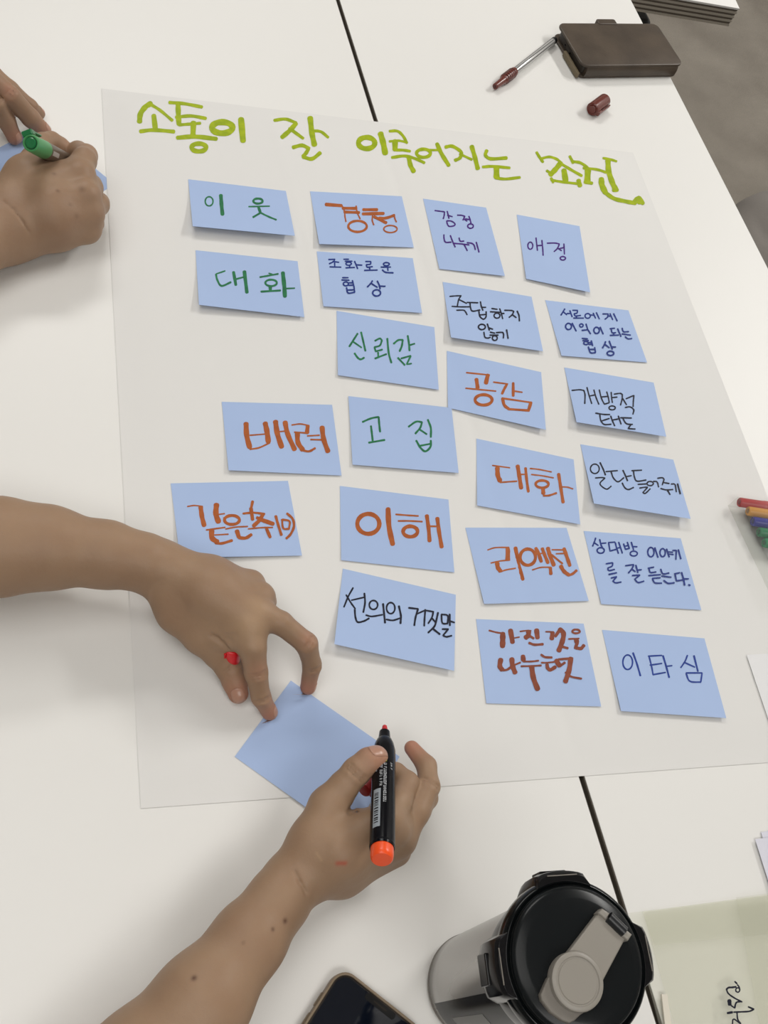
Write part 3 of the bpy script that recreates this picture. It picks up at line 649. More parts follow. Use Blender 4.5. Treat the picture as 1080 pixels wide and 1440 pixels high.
for yy in (0.012, -0.004):
    lathe('port_hole', np.array(Mw @ Vector((-Lw/2+0.0030, yy, 0.0085))), np.array(Mw @ Vector((-Lw/2+0.0060, yy, 0.0085))), [(0,1.1),(1.5,1.1)], M_gloss, wl, 12)

M_maroon = mat('maroon_plastic', lin(104, 48, 40), 0.25, 0.5)
M_maroon2 = mat('maroon_dark', lin(70, 32, 28), 0.3, 0.5)
M_silver = mat('silver_barrel', lin(188, 188, 186), 0.22, 0.5, metal=0.35)
M_line = mat('barrel_line', lin(70, 70, 70), 0.3, 0.5)
A = at(696, 122, 5.8); B = at(779, 57, 5.8)
pe = empty('marker_pen', (A[0], A[1], TABLE)); tag(pe, 'uncapped pen with maroon grip and clear silver barrel beside the wallet case', 'pen')
a_, s_, u_, Lp = frame(A, B); Lp *= 1000
lathe('tip_section', A, B, [(0,3.0),(0.8,3.9),(14,4.2),(20,5.0)], M_maroon, pe, 28)
lathe('nib_socket', A-a_*0.0006, B, [(0,0.1),(0,1.6),(0.9,1.8)], M_maroon2, pe, 20)
gr = lathe('grip', A+a_*0.020, B, [(0,5.0),(1,5.9),(14,6.4),(22,6.2),(27,5.6),(28,4.4)], M_maroon, pe, 28)
for k in range(5): lathe('grip_ring', A+a_*(0.0235+k*0.0042), B, [(0,5.8),(0.5,6.6),(1.4,6.6),(1.9,5.8)], M_maroon2, gr, 28)
lathe('barrel', A+a_*0.048, B, [(0,4.0),(1,4.3),(Lp-52,4.3),(Lp-51,3.9)], M_silver, pe, 32)
for q in (35, 80, 125):
    o_ = (s_*math.cos(math.radians(q))+u_*math.sin(math.radians(q)))*0.0042
    lathe('barrel_line', A+a_*0.049+o_, B+o_, [(0,0.42),(Lp-54,0.42)], M_line, pe, 6)
lathe('end_plug', B-a_*0.004, B+a_*0.01, [(0,4.4),(5,4.4),(6.5,3.8),(7,2.5)], M_black, pe, 28)

A = at(832.5, 154, 8.6); B = at(851, 140.5, 8.6)
a_, s_, u_, _ = frame(A, B)
cp = empty('pen_cap', (A[0], A[1], TABLE)); tag(cp, 'maroon pen cap with pocket clip lying alone below the wallet case', 'pen cap')
lathe('cap_shell', A, B, [(1.0,5.2),(0.4,6.2),(0,7.2),(0.9,8.2),(29,8.5),(31,8.2),(31,6.8),(26,6.6)], M_maroon, cp, 36)
lathe('cap_end', A-a_*0.0003, B, [(0,0.1),(0,4.4),(0.6,5.0),(1.6,5.1)], M_maroon, cp, 30)
Vc = []
off = (s_*0.90-u_*0.10)
def barp(name, p, q, wdt, tk, mt, par, nrm):
    """flat bar from p to q, width wdt, thickness tk along nrm"""
    a = np.array(q)-np.array(p); L = np.linalg.norm(a); a /= L; n_ = np.array(nrm)/np.linalg.norm(nrm); n_ = n_-a*(n_@a); n_ /= np.linalg.norm(n_); w_ = np.cross(a, n_)
    V = []
    for t_ in (0, L):
        for i, j in ((-1,-1),(1,-1),(1,1),(-1,1)): V.append(np.array(p)+a*t_+w_*wdt/2*i+n_*tk/2*j)
    F = [(0,1,2,3),(7,6,5,4),(0,4,5,1),(1,5,6,2),(2,6,7,3),(3,7,4,0)]
    me = recalc(mesh(name, V, F)); return link(name, me, mt, par, bevel=min(wdt, tk)*0.22)
barp('clip_root', A+off*0.0092+a_*0.0005, A+off*0.0092+a_*0.008, 0.006, 0.0044, M_maroon, cp, off)
barp('clip_bar', A+off*0.0112+a_*0.002, A+off*0.0108+a_*0.029, 0.0046, 0.0016, M_maroon, cp, off)

# ------------------------------------------------------------------ coloured markers in a clear case at the right edge
cols = [('red', (192, 40, 44), (1039, 706)), ('orange yellow', (226, 158, 60), (1051, 718.5)), ('blue', (38, 38, 150), (1058, 733)), ('green', (30, 130, 84), (1066.5, 748)), ('green', (34, 140, 92), (1074, 763))]
mk_dir = None
H_case = 13.0
for k, (nm, c_, px) in enumerate(cols):
    A = at(px[0], px[1], H_case); B = at(px[0]+60, px[1]+9.5, H_case); a_, s_, u_, _ = frame(A, B)
    r = empty('marker_pen', tuple(A))
    lab = {0: 'red marker, uppermost of the row at the right edge', 1: 'orange-yellow marker under the red one at the right edge', 2: 'blue marker in the middle of the row at the right edge',
           3: 'green marker just under the blue one at the right edge', 4: 'lowest green marker of the row at the right edge'}[k]
    tag(r, lab, 'marker', 'markers in the clear case')
    mc = mat('marker_'+nm.replace(' ', '_'), lin(*[int(x*0.9) for x in c_]), 0.3, 0.35)
    md = mat('marker_dark_'+nm.replace(' ', '_'), lin(*[int(x*0.6) for x in c_]), 0.35, 0.5)
    lathe('cap', A, B, [(0.6,2.2),(0.5,3.2),(0,3.6),(0.4,4.3),(1.2,4.7),(26,4.9),(27,5.3),(40,5.3)], mc, r, 32)
    lathe('cap_plug', A-a_*0.0001, B, [(0.0,0.1),(0.0,1.6),(0.3,2.2),(1.4,2.3)], md, r, 24)
    lathe('barrel', A+a_*0.040, B, [(0,4.9),(85,4.9),(92,4.2)], M_silver, r, 32)
    lathe('end_plug', A+a_*0.130, B, [(0,4.6),(5,4.4)], mc, r, 24)
# clear case: tray walls around the row, standing on the sheet
A0 = at(1036, 700, 18); A4 = at(1082, 795, 18); a_, s_, u_, _ = frame(at(1039, 706, H_case), at(1099, 715.5, H_case))
sd = A4-A0; sd[2] = 0
M_clear = bpy.data.materials.new('clear_plastic'); M_clear.use_nodes = True
nt = M_clear.node_tree; nt.nodes.clear()
out = nt.nodes.new('ShaderNodeOutputMaterial'); mx = nt.nodes.new('ShaderNodeMixShader'); tr = nt.nodes.new('ShaderNodeBsdfTransparent')
gl = nt.nodes.new('ShaderNodeBsdfPrincipled'); gl.inputs['Base Color'].default_value = (0.72, 0.74, 0.72, 1); gl.inputs['Roughness'].default_value = 0.1
tr.inputs[0].default_value = (0.985, 0.987, 0.982, 1); mx.inputs[0].default_value = 0.03
nt.links.new(tr.outputs[0], mx.inputs[1]); nt.links.new(gl.outputs[0], mx.inputs[2]); nt.links.new(mx.outputs[0], out.inputs[0])
cs = empty('clear_case', tuple(A0)); tag(cs, 'clear plastic case holding the row of coloured markers at the right edge', 'case')
def case_panel(name, p, q, r_, th):
    """parallelogram panel p + (q-p) + (r-p) with thickness"""
    p, q, r_ = map(np.array, (p, q, r_)); n_ = np.cross(q-p, r_-p); n_ /= np.linalg.norm(n_)
    V = [p, q, q+r_-p, r_]; V += [v+n_*th for v in V]
    F = [(0,1,2,3),(7,6,5,4),(0,4,5,1),(1,5,6,2),(2,6,7,3),(3,7,4,0)]
    return link(name, recalc(mesh(name, V, F)), M_clear, cs)
up_ = np.array([0, 0, 0.0175]); base0 = np.array([A0[0], A0[1], TABLE+0.0026]); along = a_*0.15; across = sd/np.linalg.norm(sd)*0.105
case_panel('end_wall', base0, base0+across, base0+up_, 0.0008)
case_panel('side_wall', base0, base0+along, base0+up_, 0.0008)
case_panel('case_floor', base0, base0+along, base0+across, 0.0008)
case_panel('case_lid', base0+up_, base0+up_+along, base0+up_+across, 0.0006)

# ------------------------------------------------------------------ plastic film sleeve with handwriting, bottom right
M_film = bpy.data.materials.new('green_tinted_film'); M_film.use_nodes = True
nt = M_film.node_tree; nt.nodes.clear()
out = nt.nodes.new('ShaderNodeOutputMaterial'); mx = nt.nodes.new('ShaderNodeMixShader'); tr = nt.nodes.new('ShaderNodeBsdfTransparent')
pr = nt.nodes.new('ShaderNodeBsdfPrincipled'); pr.inputs['Base Color'].default_value = (0.72, 0.72, 0.62, 1); pr.inputs['Roughness'].default_value = 0.3
tr.inputs[0].default_value = (0.972, 0.974, 0.950, 1)
tcx = nt.nodes.new('ShaderNodeTexCoord'); nz = nt.nodes.new('ShaderNodeTexNoise'); nz.inputs['Scale'].default_value = 14
nt.links.new(tcx.outputs['Object'], nz.inputs['Vector']); bp = nt.nodes.new('ShaderNodeBump'); bp.inputs['Strength'].default_value = 0.4; bp.inputs['Distance'].default_value = 0.004
nt.links.new(nz.outputs['Fac'], bp.inputs['Height']); nt.links.new(bp.outputs[0], pr.inputs['Normal'])
mx.inputs[0].default_value = 0.13
nt.links.new(tr.outputs[0], mx.inputs[1]); nt.links.new(pr.outputs[0], mx.inputs[2]); nt.links.new(mx.outputs[0], out.inputs[0])
fs = empty('plastic_sleeve', tuple(at(1010, 1350))); tag(fs, 'crumpled translucent plastic sleeve with sideways black writing, right of the tumbler', 'plastic sleeve')
def film(name, px, h, nx=30, ny=30, amp=0.6, ph=0.0):
    P4 = [at(u, v, h) for u, v in px]; pts = []
    for p in quad_grid(P4, nx, ny):
        z = h+amp*(math.sin(38*p[0]+12*p[1]+ph)+0.6*math.sin(70*p[1]-33*p[0]+ph))
        pts.append((p[0], p[1], TABLE+max(0.3, z)/1000))
    W_ = nx+1; F = [(j*W_+i, j*W_+W_+i, j*W_+W_+i+1, j*W_+i+1) for j in range(ny) for i in range(nx)]
    return link(name, mesh(name, pts, F), M_film, fs, True)
film('back_layer', [(884, 1284), (1200, 1243), (1300, 1470), (948, 1520)], 1.0, amp=0.25)
film('front_layer', [(905, 1283), (1200, 1244), (1300, 1470), (968, 1520)], 2.8, amp=0.8)
film('folded_flap', [(903, 1282), (1200, 1242), (1222, 1300), (921, 1329)], 4.6, amp=0.5, ph=1.3)
film('fold_strip', [(1035, 1262), (1090, 1255), (1160, 1470), (1075, 1470)], 6.2, amp=0.6, ph=0.4)
ribbons([s(30,450,140,490,178), s(26,500,200,530,240,545,290), e(24,505,300,38,42), s(34,470,240,400,250,330,255,290,290), s(28,292,295,330,370,440,450,585,525), s(30,560,520,490,530,460,575,450,640), s(26,450,640,400,610,360,575),
  s(70,345,500,352,575), s(30,705,620,810,665), s(30,808,668,720,705,560,715,430,720), s(42,310,738,400,722), s(28,490,735,505,860,560,940), s(26,405,940,410,870,440,855,540,930)],
  (1000, 1370), 13.5, lambda u, v: at(u, v, 9.2), 'handwriting', INK['black'], fs)
slab('side_seam', [(p[0], p[1]) for p in (at(930,1398,4), at(938,1398,4), at(948,1470,4), at(938,1470,4))], TABLE+0.003, TABLE+0.0045, mat('film_seam', lin(222, 216, 202), 0.4), fs, None)

# ------------------------------------------------------------------ bodies: signed distance fields turned into one continuous skin
def smin(a, b, k):
    h = np.clip(k-np.abs(a-b), 0, None)/k
    return np.minimum(a, b)-h*h*k*0.25
class Seg:
    """tapered capsule; optional flattening along z"""
    def __init__(s, a, b, ra, rb): s.a = np.array(a, float); s.b = np.array(b, float); s.ra = ra; s.rb = rb
    def box(s, m):
        r = max(s.ra, s.rb)+m; return np.minimum(s.a, s.b)-r, np.maximum(s.a, s.b)+r
    def d(s, X, Y, Z):
        ab = s.b-s.a; L2 = max(ab@ab, 1e-12)
        px, py, pz = X-s.a[0], Y-s.a[1], Z-s.a[2]
        t_ = np.clip((px*ab[0]+py*ab[1]+pz*ab[2])/L2, 0, 1)
        tt = t_*t_*(3-2*t_)*0.35+t_*0.65
        return np.sqrt((px-ab[0]*t_)**2+(py-ab[1]*t_)**2+(pz-ab[2]*t_)**2)-(s.ra+(s.rb-s.ra)*tt)
def nodes(lst):
    """[(u, v, h mm, r mm)] -> [(world point, r m)]"""
    return [(at(u, v, h), r/1000) for u, v, h, r in lst]
def chain(lst):
    n = nodes(lst); return [Seg(n[i][0], n[i+1][0], n[i][1], n[i+1][1]) for i in range(len(n)-1)]
class Body:
    def __init__(s, trunk, fingers, ktrunk=0.010, kroot=0.008, kfing=0.003, grooves=()):
        s.trunk = trunk; s.fingers = fingers; s.kt = ktrunk; s.kr = kroot; s.kf = kfing; s.gr = grooves
    def field(s, xs, ys, zs):
        sh = (len(xs), len(ys), len(zs)); BIG = 0.03
        def layer(segs, k):
            D = np.full(sh, BIG, np.float32)
            for g in segs:
                lo, hi = g.box(BIG)
                i0, i1 = np.searchsorted(xs, [lo[0], hi[0]]); j0, j1 = np.searchsorted(ys, [lo[1], hi[1]]); k0, k1 = np.searchsorted(zs, [lo[2], hi[2]])
                if i0 >= i1 or j0 >= j1 or k0 >= k1: continue
                sub = g.d(xs[i0:i1, None, None], ys[None, j0:j1, None], zs[None, None, k0:k1]).astype(np.float32)
                D[i0:i1, j0:j1, k0:k1] = smin(D[i0:i1, j0:j1, k0:k1], sub, k)
            return D
        T = layer(s.trunk, s.kt); D = T
        for f in s.fingers:
            F = smin(T, layer(f, s.kf), s.kr)
            D = smin(D, F, 0.0012) if D is not T else F
        for g, k in s.gr:
            lo, hi = g.box(0.004)
            i0, i1 = np.searchsorted(xs, [lo[0], hi[0]]); j0, j1 = np.searchsorted(ys, [lo[1], hi[1]]); k0, k1 = np.searchsorted(zs, [lo[2], hi[2]])
            if i0 >= i1 or j0 >= j1 or k0 >= k1: continue
            sub = g.d(xs[i0:i1, None, None], ys[None, j0:j1, None], zs[None, None, k0:k1])
            D[i0:i1, j0:j1, k0:k1] = -smin(-D[i0:i1, j0:j1, k0:k1], sub.astype(np.float32), k)
        return D
    def at_points(s, P):
        X, Y, Z = P[:, 0], P[:, 1], P[:, 2]
        def layer(segs, k):
            D = np.full(len(P), 0.03)
            for g in segs: D = smin(D, np.minimum(g.d(X, Y, Z), 0.06), k)
            return D
        T = layer(s.trunk, s.kt); D = T
        for i, f in enumerate(s.fingers):
            F = smin(T, layer(f, s.kf), s.kr); D = np.minimum(D, F) if i else F
        return D
def surface_nets(D, xs, ys, zs):
    neg = D < 0
    c = [neg[:-1,:-1,:-1], neg[1:,:-1,:-1], neg[:-1,1:,:-1], neg[1:,1:,:-1], neg[:-1,:-1,1:], neg[1:,:-1,1:], neg[:-1,1:,1:], neg[1:,1:,1:]]
    any_ = np.zeros_like(c[0]); all_ = np.ones_like(c[0])
    for q in c: any_ |= q; all_ &= q
    act = any_ & ~all_; I, J, K = np.nonzero(act)
    idx = np.full(act.shape, -1, np.int32); idx[I, J, K] = np.arange(len(I))
    off = [(0,0,0),(1,0,0),(0,1,0),(1,1,0),(0,0,1),(1,0,1),(0,1,1),(1,1,1)]
    vals = np.stack([D[I+a, J+b, K+g] for a, b, g in off], 1).astype(np.float64)
    acc = np.zeros((len(I), 3)); cnt = np.zeros(len(I)); O = np.array(off, float)
    for a, b in [(0,1),(2,3),(4,5),(6,7),(0,2),(1,3),(4,6),(5,7),(0,4),(1,5),(2,6),(3,7)]:
        va, vb = vals[:, a], vals[:, b]; m_ = (va < 0) != (vb < 0)
        t_ = np.where(m_, va/np.where(m_, va-vb, 1), 0)
        acc += np.where(m_[:, None], O[a]+(O[b]-O[a])*t_[:, None], 0); cnt += m_
    P = acc/cnt[:, None]+np.stack([I, J, K], 1)
    h = np.array([xs[1]-xs[0], ys[1]-ys[0], zs[1]-zs[0]]); P = P*h+np.array([xs[0], ys[0], zs[0]])
    Q = []
    for ax in range(3):
        sl0 = [slice(None)]*3; sl1 = [slice(None)]*3; sl0[ax] = slice(None, -1); sl1[ax] = slice(1, None)
        a = neg[tuple(sl0)]; b = neg[tuple(sl1)]; ch = a != b
        o1, o2 = [(1, 2), (2, 0), (0, 1)][ax]
        ch = ch.copy(); s1 = [slice(None)]*3; s1[o1] = 0; ch[tuple(s1)] = False; s2 = [slice(None)]*3; s2[o2] = 0; ch[tuple(s2)] = False
        s1[o1] = -1; ch[tuple(s1)] = False; s2[o2] = -1; ch[tuple(s2)] = False
        N = np.array(np.nonzero(ch)).T; inside = a[tuple(N.T)]
        def g(d1, d2):
            M_ = N.copy(); M_[:, o1] += d1; M_[:, o2] += d2; return idx[M_[:, 0], M_[:, 1], M_[:, 2]]
        q = np.stack([g(-1, -1), g(0, -1), g(0, 0), g(-1, 0)], 1)
        q[~inside] = q[~inside][:, ::-1]; Q.append(q)
    return P, np.concatenate(Q)
def np_mesh(name, P, Q):
    me = bpy.data.meshes.new(name); me.vertices.add(len(P)); me.vertices.foreach_set('co', P.astype(np.float32).ravel())
    me.loops.add(len(Q)*4); me.loops.foreach_set('vertex_index', Q.astype(np.int32).ravel())
    me.polygons.add(len(Q)); me.polygons.foreach_set('loop_start', np.arange(0, len(Q)*4, 4, dtype=np.int32))
    me.polygons.foreach_set('use_smooth', np.ones(len(Q), bool)); me.update(calc_edges=True); return me
def body_mesh(name, body, vox, mt, parent, lo=None, hi=None, tint=None, floor_z=None, relax=3):
    segs = body.trunk+[g for f in body.fingers for g in f]
    L = np.min([g.box(0.006)[0] for g in segs], 0); H = np.max([g.box(0.006)[1] for g in segs], 0)
    if lo is not None: L = np.maximum(L, lo)
    if hi is not None: H = np.minimum(H, hi)
    xs, ys, zs = [np.arange(L[i], H[i]+vox, vox) for i in range(3)]
    D = body.field(xs, ys, zs)
    D[0] = D[-1] = 0.001; D[:, 0] = D[:, -1] = 0.001; D[:, :, 0] = D[:, :, -1] = 0.001
    P, Q = surface_nets(D, xs, ys, zs)
    keep = (Q >= 0).all(1); Q = Q[keep]
    # gentle relaxation
    for _ in range(relax):
        A_ = np.zeros_like(P); n_ = np.zeros(len(P))
        for a in range(4):
            np.add.at(A_, Q[:, a], P[Q[:, (a+1) % 4]]); np.add.at(n_, Q[:, a], 1)
            np.add.at(A_, Q[:, a], P[Q[:, (a-1) % 4]]); np.add.at(n_, Q[:, a], 1)
        P = P*0.5+0.5*A_/np.maximum(n_, 1)[:, None]
    if floor_z is not None: P[:, 2] = np.maximum(P[:, 2], floor_z)
    me = np_mesh(name, P, Q)
    col = np.tile(np.array([0.0, 0.0, 0.0, 0.0]), (len(P), 1))     # r: flush  g: mole / dark  b: pale
    if tint:
        for (pt, rad, ch, amt) in tint:
            d = np.linalg.norm(P-np.array(pt), axis=1); col[:, ch] = np.maximum(col[:, ch], amt*np.exp(-(d/rad)**2))
    at_ = me.color_attributes.new('tone', 'FLOAT_COLOR', 'POINT'); at_.data.foreach_set('color', col.astype(np.float32).ravel())
    return link(name, me, mt, parent)

def skin_material(name, base, warm, flush):
    m = mat(name, base, 0.50, 0.32, sss=0.12); nt = m.node_tree; b = nt.nodes['Principled BSDF']
    tc = nt.nodes.new('ShaderNodeTexCoord'); at_ = nt.nodes.new('ShaderNodeAttribute'); at_.attribute_name = 'tone'
    sp = nt.nodes.new('ShaderNodeSeparateColor'); nt.links.new(at_.outputs['Color'], sp.inputs[0])
    n1 = nt.nodes.new('ShaderNodeTexNoise'); n1.inputs['Scale'].default_value = 28; n1.inputs['Detail'].default_value = 5
    nt.links.new(tc.outputs['Object'], n1.inputs['Vector'])
    mr = nt.nodes.new('ShaderNodeMapRange'); mr.inputs[1].default_value = 0.35; mr.inputs[2].default_value = 0.7
    nt.links.new(n1.outputs['Fac'], mr.inputs[0])
    def mixc(f, a, bcol):
        x = nt.nodes.new('ShaderNodeMix'); x.data_type = 'RGBA'; nt.links.new(f, x.inputs[0])
        if isinstance(a, tuple): x.inputs[6].default_value = a
        else: nt.links.new(a, x.inputs[6])
        x.inputs[7].default_value = bcol; return x.outputs[2]
    c = mixc(mr.outputs[0], base, warm); c = mixc(sp.outputs[0], c, flush); c = mixc(sp.outputs[1], c, lin(74, 44, 34)); c = mixc(sp.outputs[2], c, lin(196, 164, 128)); c = mixc(at_.outputs['Alpha'], c, lin(176, 62, 44))
    nt.links.new(c, b.inputs['Base Color'])
    v = nt.nodes.new('ShaderNodeTexVoronoi'); v.inputs['Scale'].default_value = 900; v.feature = 'DISTANCE_TO_EDGE'; nt.links.new(tc.outputs['Object'], v.inputs['Vector'])
    n2 = nt.nodes.new('ShaderNodeTexNoise'); n2.inputs['Scale'].default_value = 260; n2.inputs['Detail'].default_value = 5; nt.links.new(tc.outputs['Object'], n2.inputs['Vector'])
    bp = nt.nodes.new('ShaderNodeBump'); bp.inputs['Strength'].default_value = 0.22; bp.inputs['Distance'].default_value = 0.0009
    bp2 = nt.nodes.new('ShaderNodeBump'); bp2.inputs['Strength'].default_value = 0.12; bp2.inputs['Distance'].default_value = 0.0004
    nt.links.new(n2.outputs['Fac'], bp.inputs['Height']); nt.links.new(v.outputs['Distance'], bp2.inputs['Height']); nt.links.new(bp.outputs[0], bp2.inputs['Normal'])
    nt.links.new(bp2.outputs[0], b.inputs['Normal'])
    return m
SK1 = skin_material('skin', lin(157, 129, 104), lin(149, 120, 96), lin(176, 120, 100))
SK2 = skin_material('skin_darker', lin(154, 126, 102), lin(144, 115, 92), lin(172, 120, 100))
M_nail = mat('fingernail', lin(176, 134, 114), 0.28, 0.5)
def nail(body, joint, tip, up, parent, hw=0.0055, hl=0.0062, shift=0.45, mt=None):
    """curved nail plate laid on the finger skin, facing up"""
    j, t_ = at(*joint[:3]), at(*tip[:3]); a = t_-j; a /= np.linalg.norm(a); n_ = np.array(up, float); n_ -= a*(n_@a); n_ /= np.linalg.norm(n_); w_ = np.cross(a, n_)
    r = tip[3]/1000; cen = t_+a*(r*shift-hl*0.35)
    NA, NB = 9, 10; P = []; grid = []
    for j_ in range(NB+1):
        for i in range(NA+1):
            x = -1+2*i/NA; y = -1+2*j_/NB
            # squircle mapping
            xx = x*math.sqrt(max(0, 1-0.36*y*y)); yy = y*math.sqrt(max(0, 1-0.36*x*x))
            P.append(cen+w_*hw*xx+a*hl*yy+n_*0.014)
    P = np.array(P)
    for _ in range(22): P = P-n_*np.clip(body.at_points(P), -0.002, 0.004)[:, None]*0.85
    Pt = P+n_*0.00035; Pb = P-n_*0.0004; n = len(P); V = list(Pt)+list(Pb); F = []; W_ = NA+1
    for j_ in range(NB):
        for i in range(NA):
            q = j_*W_+i; F.append((q, q+1, q+W_+1, q+W_)); F.append((n+q, n+q+W_, n+q+W_+1, n+q+1))
    rim = [i for i in range(NA+1)]+[k*W_+NA for k in range(1, NB+1)]+[NB*W_+i for i in range(NA-1, -1, -1)]+[k*W_ for k in range(NB-1, 0, -1)]
    for k in range(len(rim)): p, q = rim[k], rim[(k+1) % len(rim)]; F.append((p, q, n+q, n+p))
    return link('fingernail', recalc(mesh('fingernail', V, F)), mt or M_nail, parent, True)
def skin_pt(body, u, v):
    """first point of the skin seen at the pixel"""
    o = np.array([0, 0, TABLE+CAMH]); d = at(u, v)-o; d /= np.linalg.norm(d); k = 0.3
    for _ in range(80):
        q = (o+d*k)[None]; dd = float(body.at_points(q)[0]); k += max(dd*0.8, 0.0002)
        if dd < 0.0003: break
    return o+d*k
def crease(body, px, r_=0.0010, k=0.0022):
    """shallow skin fold along a line of surface points"""
    P = [skin_pt(body, u, v) for u, v in px]
    return [(Seg(P[i], P[i+1], r_, r_), k) for i in range(len(P)-1)]
def knuckle_lines(a, b, r, t_=1.0, n=3, up=(0, 0, 1), gap=0.0022, depth=0.0005):
    """transverse creases over the joint at b of the segment a-b"""
    a, b = np.array(a), np.array(b); d = b-a; d /= np.linalg.norm(d); u = np.array(up, float); u -= d*(u@d); u /= np.linalg.norm(u); w_ = np.cross(d, u); out = []
    for k in range(n):
        c = b+d*(k-(n-1)/2)*gap
        pts = [c+(u*math.cos(q)+w_*math.sin(q))*(r+0.0002) for q in (-0.9, -0.3, 0.3, 0.9)]
        for i in range(3): out.append((Seg(pts[i], pts[i+1], 0.0006, 0.0006), 0.0012))
    return out

# ---- person at the lower left: two bare arms
person = empty('person', tuple(at(120, 1150, 0)))
tag(person, 'bare-armed person reaching in from the lower left, writing with a black marker', 'person')
# left arm (upper one in the photo), palm down, red cap between thumb and index finger
LW = (222, 795, 46, 18.5); LW2 = (224, 796, 46, 12.5)
trunk = chain([(-420, 800, 40, 44), (-180, 775, 46, 40), (0, 769, 52, 34.5), (64, 770, 52, 29.5), (149, 780, 50, 23.5), (203, 791, 48, 20), LW])
trunk += chain([LW2, (290, 838, 52, 15), (352, 879, 54, 12.0)])      # index metacarpal
trunk += chain([LW2, (300, 828, 54, 14), (361, 862, 56, 11.5)])      # middle
trunk += chain([LW2, (300, 818, 50, 14), (364, 842, 49, 10.5)])      # ring
trunk += chain([(240, 797, 42, 14), (295, 810, 44, 12.5), (352, 822, 41, 10.0)])   # little
trunk += chain([(220, 812, 40, 13), (250, 860, 34, 14), (281, 894, 31, 12)])     # thumb base
trunk += chain([(250, 835, 40, 15), (318, 868, 42, 12), (334, 893, 46, 11.5)])
trunk += chain([(285, 870, 36, 14), (310, 896, 38, 10)])            # web
L_index = [(352, 879, 54, 12.2), (355, 910, 50, 10.2), (360, 945, 36, 8.6), (367, 980, 21, 7.2), (379, 1002, 7.5, 6.2)]
L_middle = [(361, 862, 56, 10.5), (395, 876, 54, 8.8), (431, 905, 44, 8.4), (439, 935, 26, 7.2), (433, 966, 8.0, 6.2)]
L_ring = [(366, 840, 48, 10.8), (372, 846, 26, 9.0), (346, 850, 16, 8.0), (322, 850, 18, 7)]
L_little = [(352, 822, 40, 10.0), (360, 830, 20, 8), (336, 836, 12, 7.2), (316, 838, 15, 6.5)]
L_thumb = [(283, 894, 31, 12.5), (306, 918, 24, 11.2), (322, 938, 18, 10.4), (330, 958, 12.5, 9.4), (335, 975, 9.5, 8.0)]
g = []
nn_ = nodes(L_index); g += knuckle_lines(nn_[1][0], nn_[2][0], nn_[2][1]); g += knuckle_lines(nn_[2][0], nn_[3][0], nn_[3][1], n=2)
nn_ = nodes(L_middle); g += knuckle_lines(nn_[1][0], nn_[2][0], nn_[2][1]); g += knuckle_lines(nn_[2][0], nn_[3][0], nn_[3][1], n=2)
nn_ = nodes(L_thumb); g += knuckle_lines(nn_[1][0], nn_[2][0], nn_[2][1])
bodyL = Body(trunk, [chain(x) for x in (L_index, L_middle, L_ring, L_little, L_thumb)], grooves=g)
tint = [(at(*x[-1][:3]), 0.013, 0, 0.9) for x in (L_index, L_middle, L_thumb)]+[(at(*x[2][:3])+np.array([0, 0, .008]), 0.008, 0, 0.35) for x in (L_index, L_middle)]
tint += [(at(352, 879, 66), 0.012, 2, 0.35), (at(361, 858, 66), 0.010, 2, 0.3)]
bodyL.gr = list(bodyL.gr)+crease(bodyL, [(298, 894), (305, 898), (313, 905), (319, 912)], 0.0016)+crease(bodyL, [(316, 898), (325, 900)])+crease(bodyL, [(318, 893), (331, 893)], 0.0007)
armL = body_mesh('arm', bodyL, 0.0011, SK1, person, lo=(-0.32, 0, TABLE-0.2), tint=tint, floor_z=TABLE+0.0018)
armL['label'] = 'upper arm of the pair, hand spread over the blank note'
nail(bodyL, L_thumb[-2], L_thumb[-1], (-0.25, -0.3, 0.9), armL, 0.0050, 0.0060)
nail(bodyL, L_index[-2], L_index[-1], (0.75, 0.1, 0.6), armL, 0.0050, 0.0058)
nail(bodyL, L_middle[-2], L_middle[-1], (0.95, -0.1, 0.2), armL, 0.0048, 0.0056)

# right arm (lower one), marker pinched between thumb and fingers
RW = (408, 1243, 46, 18); RW2 = (412, 1240, 46, 12.5)
trunk = chain([(60, 1640, 30, 44), (200, 1512, 46, 36), (282, 1412, 54, 29.0), (350, 1322, 50, 22.5), (392, 1266, 48, 19), RW])
trunk += chain([RW2, (475, 1196, 64, 14.5), (541, 1153, 70, 11.5)])
trunk += chain([RW2, (480, 1204, 56, 14.5), (553, 1166, 60, 11.5)])
trunk += chain([RW2, (482, 1216, 44, 14), (561, 1182, 45, 11)])
trunk += chain([RW2, (480, 1228, 32, 14), (556, 1196, 27, 11)])
trunk += chain([(412, 1232, 50, 14), (441, 1186, 56, 15.5), (461, 1134, 62, 12.5)])
trunk += chain([(445, 1190, 52, 14), (500, 1165, 60, 11)])
R_thumb = [(461, 1134, 62, 12.5), (482, 1107, 68, 10.4), (501, 1085, 74, 9.8), (518, 1071, 76, 9.4), (529, 1066, 76, 8.6)]
R_index = [(541, 1153, 70, 10.8), (560, 1128, 62, 9.6), (572, 1102, 52, 8.8), (556, 1088, 46, 7.8), (540, 1082, 46, 7.0)]
R_middle = [(553, 1166, 60, 10.8), (574, 1136, 48, 9.4), (583, 1112, 38, 8.6), (564, 1100, 30, 7.8), (546, 1098, 30, 7.0)]
R_ring = [(561, 1182, 45, 10.5), (588, 1140, 40, 9.0), (600, 1122, 30, 8.2), (585, 1108, 20, 7.4), (570, 1100, 16, 6.6)]
R_little = [(566, 1176, 50, 10.2), (586, 1143, 52, 9.0), (603, 1106, 50, 8.0), (600, 1077, 44, 7.2), (579, 1052, 38, 5.8)]
g = []
nn_ = nodes(R_thumb); g += knuckle_lines(nn_[1][0], nn_[2][0], nn_[2][1])
